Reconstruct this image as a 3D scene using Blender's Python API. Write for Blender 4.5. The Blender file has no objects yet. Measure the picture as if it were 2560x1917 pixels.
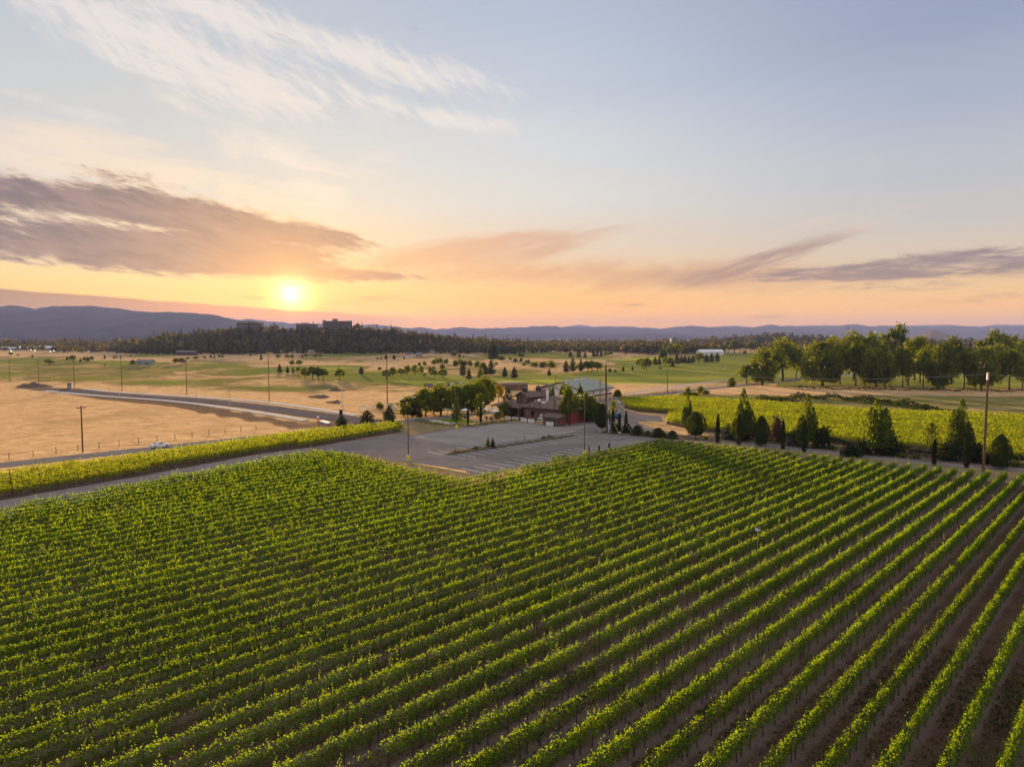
import bpy, bmesh, math, random
import numpy as np
from mathutils import Vector, Matrix

# ------------------------------------------------------------------ camera, sky, sun, exposure
scene = bpy.context.scene
COL = scene.collection
CAM_H = 24.0
FOCAL = 1775.0            # focal length in photo pixels (2560 wide)
PITCH = math.radians(3.72)
SUN_AZ = math.radians(-17.2)   # from +Y towards +X
SUN_EL = math.radians(4.8)
EXPOSURE = 1.3
SUN_STRENGTH = 5.0

cam_data = bpy.data.cameras.new('camera')
cam = bpy.data.objects.new('camera', cam_data)
COL.objects.link(cam)
cam.location = (0, 0, CAM_H)
cam.rotation_euler = (math.pi/2 - PITCH, 0, 0)
cam_data.sensor_width = 36.0
cam_data.lens = 36.0*FOCAL/2560.0
cam_data.clip_start = 0.5
cam_data.clip_end = 60000
scene.camera = cam

vs = scene.view_settings
vs.view_transform = 'Standard'; vs.look = 'None'; vs.exposure = EXPOSURE; vs.gamma = 1.0
vs.use_curve_mapping = False
cy = scene.cycles
cy.max_bounces = 5; cy.diffuse_bounces = 2; cy.glossy_bounces = 1
cy.transmission_bounces = 3; cy.volume_bounces = 0; cy.transparent_max_bounces = 4
cy.caustics_reflective = False; cy.caustics_refractive = False
cy.use_denoising = True
cy.denoiser = 'OPENIMAGEDENOISE'
cy.sample_clamp_indirect = 6.0
cy.use_adaptive_sampling = True
cy.adaptive_threshold = 0.01

sun_data = bpy.data.lights.new('sun', 'SUN')
sun_data.energy = SUN_STRENGTH
sun_data.angle = math.radians(3.2)
sun_data.color = (1.0, 0.66, 0.34)
sun = bpy.data.objects.new('sun', sun_data)
COL.objects.link(sun)
sdir = Vector((math.sin(SUN_AZ)*math.cos(SUN_EL), math.cos(SUN_AZ)*math.cos(SUN_EL), math.sin(SUN_EL)))
sun.rotation_euler = (-sdir).to_track_quat('-Z', 'Y').to_euler()
sun.location = sdir*400

def lin(c):
    out = []
    for v in c:
        v = v/255.0
        out.append(v/12.92 if v <= 0.04045 else ((v+0.055)/1.055)**2.4)
    return tuple(out)

def px_azel(x, y):
    X = (x-1280.0)/FOCAL; Z = (958.5-y)/FOCAL; Y = 1.0
    c, s = math.cos(PITCH), math.sin(PITCH)
    Y2 = Y*c + Z*s; Z2 = -Y*s + Z*c
    return math.degrees(math.atan2(X, Y2)), math.degrees(math.atan2(Z2, math.hypot(X, Y2)))

# ---- small node language
class NT:
    def __init__(self, nt): self.nt = nt
    def new(self, t, **k):
        n = self.nt.nodes.new(t)
        for a, b in k.items(): setattr(n, a, b)
        return n
    def put(self, sock, v):
        if isinstance(v, bpy.types.NodeSocket): self.nt.links.new(v, sock)
        elif v is not None:
            if hasattr(sock.default_value, '__len__') and not hasattr(v, '__len__'): v = (v,)*len(sock.default_value)
            if hasattr(sock.default_value, '__len__') and len(sock.default_value) == 4 and len(v) == 3: v = (*v, 1)
            sock.default_value = v
    def m(self, op, a, b=None, c=None, clamp=False):
        n = self.new('ShaderNodeMath', operation=op, use_clamp=clamp)
        self.put(n.inputs[0], a)
        if b is not None: self.put(n.inputs[1], b)
        if c is not None: self.put(n.inputs[2], c)
        return n.outputs[0]
    def add(self, a, b): return self.m('ADD', a, b)
    def sub(self, a, b): return self.m('SUBTRACT', a, b)
    def mul(self, a, b): return self.m('MULTIPLY', a, b)
    def sm(self, a, lo, hi):
        n = self.new('ShaderNodeMapRange', interpolation_type='SMOOTHSTEP')
        self.put(n.inputs[0], a); self.put(n.inputs[1], lo); self.put(n.inputs[2], hi)
        return n.outputs[0]
    def mr(self, a, lo, hi, o0=0., o1=1.):
        n = self.new('ShaderNodeMapRange'); n.clamp = True
        for i, v in enumerate((a, lo, hi, o0, o1)): self.put(n.inputs[i], v)
        return n.outputs[0]
    def mix(self, f, a, b, mode='MIX'):
        n = self.new('ShaderNodeMix', data_type='RGBA', blend_type=mode)
        self.put(n.inputs[0], f); self.put(n.inputs[6], a); self.put(n.inputs[7], b)
        return n.outputs[2]
    def comb(self, x, y, z=0.):
        n = self.new('ShaderNodeCombineXYZ')
        for i, v in enumerate((x, y, z)): self.put(n.inputs[i], v)
        return n.outputs[0]
    def noise(self, vec, scale, detail=4., rough=0.5, dist=0., out=0):
        n = self.new('ShaderNodeTexNoise')
        if vec is not None: self.put(n.inputs['Vector'], vec)
        n.inputs['Scale'].default_value = scale; n.inputs['Detail'].default_value = detail
        n.inputs['Roughness'].default_value = rough; n.inputs['Distortion'].default_value = dist
        return n.outputs[out]
    def ramp(self, f, stops, interp='LINEAR'):
        n = self.new('ShaderNodeValToRGB'); r = n.color_ramp; r.interpolation = interp
        while len(r.elements) < len(stops): r.elements.new(0.5)
        for e, (p, c) in zip(r.elements, stops):
            e.position = p; e.color = (*c, 1) if len(c) == 3 else c
        self.put(n.inputs[0], f)
        return n.outputs[0]

world = bpy.data.worlds.new('World')
scene.world = world
world.use_nodes = True
wt = world.node_tree
wt.nodes.clear()
W = NT(wt)
tc = W.new('ShaderNodeTexCoord')
sepn = W.new('ShaderNodeSeparateXYZ'); wt.links.new(tc.outputs['Generated'], sepn.inputs[0])
dx, dy, dz = sepn.outputs
R2D = 57.29578
az = W.mul(W.m('ARCTAN2', dx, dy), R2D)
el = W.mul(W.m('ARCSINE', dz), R2D)
SA, SE = px_azel(728, 742)

def rot_coords(cx, cyy, ang):
    """angular coordinates (deg) about a point of the sky, turned by ang: u along, v across"""
    a = math.radians(ang); c, s = math.cos(a), math.sin(a)
    ax = W.sub(az, cx); ay = W.sub(el, cyy)
    u = W.add(W.mul(ax, c), W.mul(ay, s)); v = W.add(W.mul(ax, -s), W.mul(ay, c))
    return u, v
def blob(px, py, rx, ry, ang=0., p=2.0):
    """soft ellipse mask; px,py a bearing given by a photo pixel, radii in degrees"""
    a, e = px_azel(px, py)
    u, v = rot_coords(a, e, ang)
    q = W.add(W.m('POWER', W.m('ABSOLUTE', W.mul(u, 1/rx)), p), W.m('POWER', W.m('ABSOLUTE', W.mul(v, 1/ry)), p))
    return W.m('EXPONENT', W.mul(q, -1.0))
def total(lst):
    r = lst[0]
    for x in lst[1:]: r = W.m('ADD', r, x)
    return r

def ramp_el(stops):
    return W.ramp(W.mr(el, -2., 40.), [((e+2.)/42., lin(c)) for e, c in stops], 'EASE')
def E(y, x=1280): return px_azel(x, y)[1]
left_r = ramp_el([(-2, (235,165,95)), (0.8, (255,190,110)), (E(735,150), (255,208,140)), (E(680,150), (255,219,158)), (E(560,150), (240,218,192)), (E(420,150), (214,213,213)), (E(250,150), (208,211,213)), (E(0,150), (196,204,212)), (38, (175,188,205))])
mid_r = ramp_el([(-2, (235,160,85)), (0.6, (253,178,94)), (E(765), (255,192,108)), (E(690), (251,205,150)), (E(610), (240,216,190)), (E(500), (229,224,216)), (E(380), (219,221,223)), (E(200), (197,206,219)), (E(0), (184,195,213)), (38, (150,168,200))])
right_r = ramp_el([(-2, (225,160,110)), (0.6, (246,180,126)), (E(770,2450), (246,192,146)), (E(700,2450), (238,200,164)), (E(620,2450), (224,205,184)), (E(520,2450), (207,202,196)), (E(400,2450), (194,197,203)), (E(200,2450), (172,182,201)), (E(0,2450), (153,166,191)), (38, (128,148,185))])
back_r = ramp_el([(-2, (150,130,130)), (2, (176,155,160)), (8, (176,170,190)), (20, (140,158,192)), (40, (105,130,178))])
base = W.mix(W.sm(az, -30., 2.), left_r, mid_r)
base = W.mix(W.sm(az, 0., 34.), base, right_r)
sepang = W.m('ABSOLUTE', W.sub(az, SA))
sepang = W.m('MINIMUM', sepang, W.sub(360., sepang))
base = W.mix(W.sm(sepang, 60., 150.), base, back_r)

# unseen sky overhead and behind the camera, brightened as added fill light
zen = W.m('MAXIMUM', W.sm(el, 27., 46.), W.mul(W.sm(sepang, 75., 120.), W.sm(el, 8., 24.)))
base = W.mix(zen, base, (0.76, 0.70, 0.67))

# sun glow
ds = W.m('SQRT', W.add(W.m('POWER', W.mul(W.sub(az, SA), 0.8), 2.), W.m('POWER', W.sub(el, SE), 2.)))
ds_true = W.m('SQRT', W.add(W.m('POWER', W.sub(az, SA), 2.), W.m('POWER', W.sub(el, SE), 2.)))

# ---- clouds, all laid out by bearing and elevation
def streak(ang, su, sv, seed, detail=6., rough=0.55, dist=0.4, warp=0.6):
    u, v = rot_coords(0., 0., ang)
    vec = W.comb(W.mul(u, su), W.mul(v, sv), seed)
    wn = W.noise(W.comb(W.mul(az, 0.09), W.mul(el, 0.2), seed+5.), 1.0, 2.)
    vec2 = W.new('ShaderNodeVectorMath', operation='ADD')
    W.put(vec2.inputs[0], vec); W.put(vec2.inputs[1], W.comb(W.mul(wn, warp), W.mul(wn, warp*1.7), 0.))
    return W.noise(vec2.outputs[0], 1.0, detail, rough, dist)
def over(col, alpha, c): return W.mix(alpha, col, c)

sun_near = W.m('EXPONENT', W.mul(ds, -0.16)); sun_near2 = W.m('EXPONENT', W.mul(ds, -0.30))         # 1 at the sun, falls over about 6 deg
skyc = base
# high white cirrus, upper left
m1 = total([blob(300,95,9,2.0,-21), blob(600,190,9,1.9,-15), W.mul(blob(760,100,13,1.35,-12),0.85), W.mul(blob(1050,165,7,1.1,-12),0.75), W.mul(blob(1195,312,4.6,0.72,-8),1.3), W.mul(blob(930,250,6,0.7,-13),0.65), W.mul(blob(520,20,9,1.2,-16),0.6)])
n1 = streak(-19., 0.15, 0.62, 1.3, 9., 0.66, 0.6, 1.2)
n1b = streak(-47., 0.34, 1.5, 4.1, 5., 0.55, 0.3, 0.8)
n1c = streak(-16., 0.5, 3.0, 9.1, 4., 0.6, 0.4, 1.6)
f1 = W.add(W.mul(W.m('MINIMUM', m1, 1.25), 0.74), total([W.mul(W.sub(n1, 0.5), 2.2), W.mul(W.sub(n1b, 0.5), 1.3), W.mul(W.sub(n1c, 0.5), 0.8)]))
a1 = W.mul(W.sm(f1, 0.05, 1.15), W.m('MINIMUM', W.mul(m1, 1.8), 1.0))
skyc = over(skyc, W.mul(a1, 0.85), lin((244,233,226)))
# thin veil and wisps, mid left
m2 = total([W.mul(blob(700,420,5.5,2.6,-30),0.9), W.mul(blob(960,400,5,1.6,18),0.5), W.mul(blob(240,290,3.2,0.8,-6),0.8), W.mul(blob(40,235,1.8,0.5,-4),0.7), W.mul(blob(420,245,2.4,0.6,-14),0.7), W.mul(blob(2170,398,1.3,0.5,-22),0.38), W.mul(blob(1420,225,4,0.5,-6),0.35)])
n2 = streak(-10., 0.22, 0.6, 7.7, 7., 0.6, 0.8, 1.6)
a2 = W.mul(W.sm(W.add(W.mul(m2, 0.7), W.mul(W.sub(n2, 0.5), 1.6)), 0.18, 0.95), W.m('MINIMUM', W.mul(m2, 2.), 1.0))
skyc = over(skyc, W.mul(a2, 0.75), lin((248,234,222)))
m3 = total([blob(60,370,9,2.3,-5), W.mul(blob(420,450,9,1.9,-9),0.85), W.mul(blob(760,520,8,1.5,-13),0.6)])
n3 = streak(-7., 0.12, 0.75, 11.2, 7., 0.62, 0.4, 1.0)
a3 = W.mul(W.sm(W.add(W.mul(m3, 0.7), W.mul(W.sub(n3, 0.5), 2.4)), 0.18, 1.05), W.m('MINIMUM', W.mul(m3, 2.), 1.0))
skyc = over(skyc, W.mul(a3, 0.8), lin((250,229,206)))
# dark mauve bank, left
m4u = total([blob(150,500,12,1.25,-3,2.5), W.mul(blob(560,555,9,1.15,-8),0.95), W.mul(blob(820,590,4,0.7,-6),0.7), W.mul(blob(335,440,3.4,0.6,-3),0.5)])
m4l = total([blob(120,610,14,1.45,-3,3.), W.mul(blob(560,640,10,1.35,-4,2.5),1.0), W.mul(blob(930,690,5,0.36,-2),0.9)])
m4 = W.m('MINIMUM', W.add(m4u, m4l), 1.25)
n4 = streak(-8., 0.20, 1.15, 17.3, 9., 0.66, 0.5, 1.0)
n4b = streak(-17., 0.6, 2.6, 23.3, 6., 0.6, 0.4, 0.8)
n4c = streak(-4., 1.3, 5.5, 27.3, 3., 0.55, 0.3, 0.8)
f4 = W.add(W.mul(m4, 0.98), total([W.mul(W.sub(n4, 0.5), 1.35), W.mul(W.sub(n4b, 0.5), 1.1), W.mul(W.sub(n4c, 0.5), 0.6)]))
gap = total([blob(300,562,7.5,0.5,-6), W.mul(blob(700,605,5,0.25,-4),0.8), W.mul(blob(150,590,5,.3,-4),.5)])
f4 = W.sub(f4, W.mul(gap, W.mul(W.sm(n4b, 0.42, 0.66), 0.62)))
a4 = W.sm(f4, 0.26, 0.92)
a4r = W.mul(W.sm(f4, 0.20, 0.5), W.m('MINIMUM', W.mul(m4, 2.5), 1.0))
skyc = over(skyc, W.mul(a4r, 0.7), W.mix(sun_near, lin((247,222,196)), lin((255,205,120))))
dark = W.mix(W.sm(W.add(W.mul(n4, 0.5), W.mul(n4b, 0.5)), 0.62, 0.40), lin((92,78,94)), lin((142,114,116)))
dark = W.mix(W.m('MINIMUM', W.mul(sun_near2, 1.6), 1.0), dark, lin((214,140,84)))
skyc = over(skyc, W.mul(a4, 0.96), dark)
# low bank along the left horizon, sloping down to the sun
ae, ee = px_azel(0, 722)
a_l = rot_coords(ae, ee, -3.3)
edge = W.add(a_l[1], W.mul(W.sub(streak(-2., 0.4, 1.2, 31.), 0.5), 0.3))
a5 = W.mul(W.sub(1.0, W.sm(edge, -0.10, 0.10)), W.sub(1.0, W.sm(az, -14., -6.)))
low = W.mix(W.m('MINIMUM', W.mul(sun_near, 2.2), 1.0), lin((94,78,84)), lin((186,92,30)))
skyc = over(skyc, W.mul(a5, 0.85), low)
# peach and mauve feathers, centre and right
m6 = total([W.mul(blob(1120,625,7,1.0,10),0.7), W.mul(blob(1250,690,8,0.8,4),0.6), W.mul(blob(1180,640,9,1.5,8),0.75), W.mul(blob(1380,620,3,0.5,16),0.55), W.mul(blob(1620,690,10,1.3,3),0.9), W.mul(blob(930,745,6,0.5,-3),0.6), W.mul(blob(1900,705,9,1.4,2),0.55), W.mul(blob(1480,585,7,1.0,8),0.35)])
n6 = W.add(W.mul(streak(9., 0.15, 0.8, 41.3, 7., 0.62, 0.7, 1.3), 0.65), W.mul(streak(14., 0.4, 2.4, 43.3, 5., 0.6, 0.5, 0.8), 0.35))
a6 = W.mul(W.sm(W.add(W.mul(m6, 0.8), W.mul(W.sub(n6, 0.5), 2.0)), 0.2, 0.95), W.m('MINIMUM', W.mul(m6, 2.), 1.0))
skyc = over(skyc, W.mul(a6, 0.62), W.mix(W.sm(az, -12., 22.), lin((232,156,96)), lin((204,152,124))))
m7 = total([W.mul(blob(1890,655,6.6,0.7,17),1.4), W.mul(blob(1640,695,5,.7,2),.6), W.mul(blob(2080,600,3.6,0.8,15),0.4)])
n7 = W.add(W.mul(streak(14., 0.16, 1.1, 47.7, 7., 0.62, 0.4, 0.9), 0.6), W.mul(streak(22., 0.4, 3.2, 49.1, 5., 0.6, 0.3, 0.7), 0.4))
a7 = W.mul(W.sm(W.add(W.mul(W.m('MINIMUM', m7, 1.1), 0.7), W.mul(W.sub(n7, 0.5), 3.0)), 0.12, 1.1), W.m('MINIMUM', W.mul(m7, 2.), 1.0))
skyc = over(skyc, W.mul(a7, 0.9), lin((176,138,126)))
m7b = total([W.mul(blob(2140,565,4.4,0.8,14),0.8), W.mul(blob(2000,560,2.4,0.5,12),.6)])
a7b = W.mul(W.sm(W.add(W.mul(m7b, 0.8), W.mul(W.sub(n7, 0.5), 3.0)), 0.2, 1.0), W.m('MINIMUM', W.mul(m7b, 2.), 1.0))
skyc = over(skyc, W.mul(a7b, 0.8), lin((243,214,192)))
m8 = total([W.mul(blob(2430,665,8.5,0.9,2),1.3), W.mul(blob(2060,685,6,0.5,0),1.2), W.mul(blob(2350,640,5,0.4,3),0.7), W.mul(blob(2480,745,5,0.4,1),0.4), W.mul(blob(2250,720,4,0.28,0),0.35), W.mul(blob(1535,762,3.2,0.22,-2),0.65), W.mul(blob(1880,790,5,0.2,-1),0.3), W.mul(blob(900,752,3.2,0.42,3),0.75), W.mul(blob(660,745,1.5,0.16,-1),0.9), W.mul(blob(770,775,6,0.2,-1),.5)])
n8 = W.add(W.mul(streak(3., 0.22, 1.6, 53.1, 8., 0.62, 0.5, 0.8), 0.6), W.mul(streak(-3., 0.7, 4.2, 55.1, 5., 0.6, 0.4, 0.6), 0.4))
a8 = W.mul(W.sm(W.add(W.mul(W.m('MINIMUM', m8, 1.1), 0.75), W.mul(W.sub(n8, 0.5), 3.4)), 0.12, 1.05), W.m('MINIMUM', W.mul(m8, 2.5), 1.0))
c8 = W.mix(W.m('MINIMUM', W.mul(sun_near, 2.0), 1.0), lin((138,114,122)), lin((226,128,54)))
skyc = over(skyc, W.mul(a8, 0.9), c8)

# glow on top of the thin cloud
def addc(col, f, c):
    n = W.new('ShaderNodeVectorMath', operation='SCALE'); W.put(n.inputs[0], c); W.put(n.inputs['Scale'], f)
    a = W.new('ShaderNodeVectorMath', operation='ADD'); W.put(a.inputs[0], col); W.put(a.inputs[1], n.outputs[0])
    return a.outputs[0]
hide = W.sub(1.0, W.mul(a5, 0.8))
brk = W.add(0.55, W.mul(W.sm(n8, 0.35, 0.65), 0.45))
nearsun = W.mul(W.m('EXPONENT', W.mul(ds, -0.17)), 0.85)
skyc = W.mix(nearsun, skyc, W.mix(1.0, skyc, (0.98, 0.78, 0.36), 'MULTIPLY'))
skyc = addc(skyc, W.mul(W.m('EXPONENT', W.mul(ds, -0.33)), 0.20), (1.0, 0.40, 0.02))
skyc = addc(skyc, W.mul(W.m('EXPONENT', W.mul(ds, -1/0.9)), W.mul(W.mul(hide, 1.35), brk)), (1.0, 0.66, 0.16))
skyc = addc(skyc, W.mul(W.m('EXPONENT', W.mul(W.m('POWER', W.mul(ds_true, 1/0.85), 1.5), -1.0)), W.mul(W.mul(hide, 4.5), brk)), (1.0, 0.90, 0.60))

# warm band close to the horizon
lowb = W.m('EXPONENT', W.mul(W.m('POWER', W.mul(W.m('MAXIMUM', el, 0.), 1/3.6), 2.), -1.0))
lowb = W.mul(lowb, W.sub(1., W.sm(sepang, 70., 110.)))
skyc = W.mix(lowb, skyc, W.mix(1.0, skyc, (1.75, 1.45, 0.14), 'MULTIPLY'))

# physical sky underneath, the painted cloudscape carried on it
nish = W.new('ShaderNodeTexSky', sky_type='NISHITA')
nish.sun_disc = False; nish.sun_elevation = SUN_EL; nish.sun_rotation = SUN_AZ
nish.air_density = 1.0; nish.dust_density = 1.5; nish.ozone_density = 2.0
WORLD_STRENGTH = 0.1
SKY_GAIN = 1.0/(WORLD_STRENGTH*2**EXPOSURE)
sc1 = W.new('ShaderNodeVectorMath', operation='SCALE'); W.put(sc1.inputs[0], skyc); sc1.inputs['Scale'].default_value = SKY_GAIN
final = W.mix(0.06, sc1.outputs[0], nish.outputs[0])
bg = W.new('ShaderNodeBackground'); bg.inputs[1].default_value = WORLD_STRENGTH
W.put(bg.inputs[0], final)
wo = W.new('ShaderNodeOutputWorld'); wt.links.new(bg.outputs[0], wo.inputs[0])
world.cycles.sampling_method = 'MANUAL'; world.cycles.sample_map_resolution = 512
# ------------------------------------------------------------------ helpers
rng = np.random.default_rng(7)
random.seed(7)

def tag(o, label=None, cat=None, group=None, kind=None):
    if label: o['label'] = label
    if cat: o['category'] = cat
    if group: o['group'] = group
    if kind: o['kind'] = kind
    return o
def empty(name, loc=(0,0,0), rz=0., parent=None):
    o = bpy.data.objects.new(name, None); COL.objects.link(o)
    o.location = loc; o.rotation_euler = (0, 0, rz); o.empty_display_size = 0.3
    if parent: o.parent = parent
    return o
def link(name, me, parent=None, loc=(0,0,0), rz=0.):
    o = bpy.data.objects.new(name, me); COL.objects.link(o)
    o.location = loc; o.rotation_euler = (0, 0, rz)
    if parent: o.parent = parent
    return o
def np_mesh(name, V, F, mat=None, smooth=False):
    """V (n,3), F (m,k) index array or list of lists"""
    me = bpy.data.meshes.new(name)
    V = np.asarray(V, np.float32)
    if isinstance(F, np.ndarray):
        m, k = F.shape
        me.vertices.add(len(V)); me.vertices.foreach_set('co', V.ravel())
        me.loops.add(m*k); me.loops.foreach_set('vertex_index', F.ravel().astype(np.int32))
        me.polygons.add(m)
        me.polygons.foreach_set('loop_start', np.arange(0, m*k, k, dtype=np.int32))
        me.update(calc_edges=True)
    else:
        me.from_pydata([tuple(map(float, v)) for v in V], [], F); me.update()
    if smooth: me.polygons.foreach_set('use_smooth', np.ones(len(me.polygons), bool))
    if mat: me.materials.append(mat)
    return me

class MB:
    """collects simple solids into one mesh"""
    def __init__(self): self.v = []; self.f = []
    def add(self, V, F):
        b = len(self.v); self.v += [tuple(map(float, p)) for p in V]; self.f += [[i+b for i in q] for q in F]; return self
    def box(self, c, s, rz=0., M=None):
        x, y, z = s[0]/2, s[1]/2, s[2]/2
        P = [(-x,-y,-z),(x,-y,-z),(x,y,-z),(-x,y,-z),(-x,-y,z),(x,-y,z),(x,y,z),(-x,y,z)]
        R = Matrix.Rotation(rz, 3, 'Z')
        P = [R@Vector(p)+Vector(c) for p in P]
        return self.add(P, [[0,3,2,1],[4,5,6,7],[0,1,5,4],[1,2,6,5],[2,3,7,6],[3,0,4,7]])
    def tube(self, pts, r, n=8, cap=True):
        """r a number or one radius per point"""
        pts = [Vector(p) for p in pts]
        rs = r if hasattr(r, '__len__') else [r]*len(pts)
        V = []; F = []
        for i, p in enumerate(pts):
            a = pts[max(i-1, 0)]; b = pts[min(i+1, len(pts)-1)]
            d = (b-a).normalized() if (b-a).length > 1e-9 else Vector((0,0,1))
            up = Vector((0,0,1)) if abs(d.z) < 0.9 else Vector((1,0,0))
            s = d.cross(up).normalized(); t = s.cross(d)
            for k in range(n):
                q = 2*math.pi*k/n
                V.append(p + (s*math.cos(q)+t*math.sin(q))*rs[i])
        for i in range(len(pts)-1):
            for k in range(n):
                F.append([i*n+k, i*n+(k+1)%n, (i+1)*n+(k+1)%n, (i+1)*n+k])
        if cap:
            F.append(list(range(n))[::-1]); F.append([(len(pts)-1)*n+k for k in range(n)])
        return self.add(V, F)
    def lathe(self, prof, c=(0,0,0), n=14):
        V = []; F = []
        for r, z in prof:
            for k in range(n):
                q = 2*math.pi*k/n; V.append((c[0]+r*math.cos(q), c[1]+r*math.sin(q), c[2]+z))
        for i in range(len(prof)-1):
            for k in range(n): F.append([i*n+k, i*n+(k+1)%n, (i+1)*n+(k+1)%n, (i+1)*n+k])
        F.append(list(range(n))[::-1]); F.append([(len(prof)-1)*n+k for k in range(n)])
        return self.add(V, F)
    def prism(self, poly, y0, y1, axis='y'):
        """polygon (a,z) pulled along an axis"""
        n = len(poly)
        if axis == 'y': V = [(a, y0, z) for a, z in poly]+[(a, y1, z) for a, z in poly]
        elif axis == 'x': V = [(y0, a, z) for a, z in poly]+[(y1, a, z) for a, z in poly]
        else: V = [(a, z, y0) for a, z in poly]+[(a, z, y1) for a, z in poly]
        F = [list(range(n))[::-1], [n+i for i in range(n)]]+[[i, (i+1)%n, n+(i+1)%n, n+i] for i in range(n)]
        return self.add(V, F)
    def mesh(self, name, mat, smooth=False):
        me = np_mesh(name, self.v, self.f, mat, smooth)
        bm = bmesh.new(); bm.from_mesh(me); bmesh.ops.recalc_face_normals(bm, faces=bm.faces); bm.to_mesh(me); bm.free()
        return me
    def build(self, name, mat, parent=None, loc=(0,0,0), rz=0., smooth=False):
        return link(name, self.mesh(name, mat, smooth), parent, loc, rz)

def copy_tree(o, parent=None):
    c = o.copy(); COL.objects.link(c)
    if parent: c.parent = parent
    for ch in list(o.children): copy_tree(ch, c)
    return c

# ------------------------------------------------------------------ terrain
def sstep(x, a, b):
    t = np.clip((np.asarray(x, float)-a)/(b-a), 0, 1); return t*t*(3-2*t)
HILL_PX = np.array([250, 330, 358, 400, 445, 508, 560, 590, 700, 800, 880, 930, 988, 1031, 1080, 1133, 1190, 1260, 1500])
HILL_Z = np.array([0, 1.5, 4, 13, 15.5, 22.5, 25, 26, 27, 28, 28, 27, 23, 19, 18, 11, 6, 3, 0])
def terrain(x, y):
    x = np.asarray(x, float); y = np.asarray(y, float)
    r = np.hypot(x, y)
    k = sstep(r, 270, 520)*(1-0.5*sstep(r, 900, 1200))*(1-sstep(r, 1500, 2400))
    und = 0.9*np.sin(x*0.031+1.3+0.6*np.sin(y*0.013))*np.sin(y*0.037+0.4)+0.6*np.sin(x*0.071+y*0.023)*np.sin(y*0.061-x*0.012+2.)
    front = np.maximum(y, 1.0)
    ppx = 1280+FOCAL*x/front
    hz = np.interp(ppx, HILL_PX, HILL_Z)
    prof = sstep(y, 1030, 1290)*(1-sstep(y, 1450, 1900))
    knoll = 17*np.exp(-(((x-760)/160)**2+((y-2050)/220)**2))      # wooded rise, right
    butte = 78*np.exp(-(np.abs((x-2780)/125)**1.5+((y-4700)/125)**2))
    return und*k+np.where(y > 900, hz*prof, 0)+knoll+butte*(y > 3000)

def pix_dir(px, py):
    X = (px-1280.0)/FOCAL; Z = (958.5-py)/FOCAL
    c, s = math.cos(PITCH), math.sin(PITCH)
    return X, c+Z*s, -s+Z*c
def G(px, py, z=0.0):
    """survey point: where the sight line of a photo pixel meets the ground"""
    X, Y, Z = pix_dir(px, py)
    zz = z
    for _ in range(12):
        t = (CAM_H-zz)/max(-Z, 1e-4)
        t = min(t, 9000.)
        nz = float(terrain(X*t, Y*t))+z
        if abs(nz-zz) < 0.01: break
        zz = 0.5*zz+0.5*nz
    return Vector((X*t, Y*t, float(terrain(X*t, Y*t))+z))
def depth_of(p):
    return p.y*math.cos(PITCH)+(CAM_H-p.z)*math.sin(PITCH)
def px_len(p, npx):
    """metres spanned by npx photo pixels at point p"""
    return npx*depth_of(p)/FOCAL
def P2(px, py): v = G(px, py); return (v.x, v.y)

# ------------------------------------------------------------------ materials
MATS = {}
def new_mat(name):
    m = bpy.data.materials.new(name); m.use_nodes = True
    m.node_tree.nodes.clear(); t = NT(m.node_tree); MATS[name] = m
    return m, t
def out(m, t, shader):
    o = t.new('ShaderNodeOutputMaterial'); m.node_tree.links.new(shader, o.inputs[0]); return m
def principled(t, color, rough=0.8, metal=0., spec=0.3, normal=None):
    b = t.new('ShaderNodeBsdfPrincipled')
    t.put(b.inputs['Base Color'], color); t.put(b.inputs['Roughness'], rough); t.put(b.inputs['Metallic'], metal)
    t.put(b.inputs['Specular IOR Level'], spec)
    if normal is not None: t.put(b.inputs['Normal'], normal)
    return b.outputs[0]
def wpos(t):
    return t.new('ShaderNodeNewGeometry').outputs['Position']
def bump(t, h, strength, dist):
    b = t.new('ShaderNodeBump'); b.inputs['Strength'].default_value = strength; b.inputs['Distance'].default_value = dist
    t.put(b.inputs['Height'], h); return b.outputs[0]
def scaled(t, vec, s, rz=0.):
    n = t.new('ShaderNodeMapping'); t.put(n.inputs[0], vec); n.inputs['Scale'].default_value = s; n.inputs['Rotation'].default_value = (0,0,rz)
    return n.outputs[0]
def plain(name, c, rough=0.75, metal=0., spec=0.3, var=0.12, scale=3.0, local=True):
    """painted or bare surface with slight mottling"""
    m, t = new_mat(name)
    v = t.new('ShaderNodeTexCoord').outputs['Object'] if local else wpos(t)
    n = t.noise(v, scale, 5., 0.6)
    dk = tuple(x*(1-var) for x in c); lt = tuple(min(1., x*(1+var)) for x in c)
    return out(m, t, principled(t, t.mix(t.sm(n, 0.3, 0.7), dk, lt), rough, metal, spec))
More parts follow.
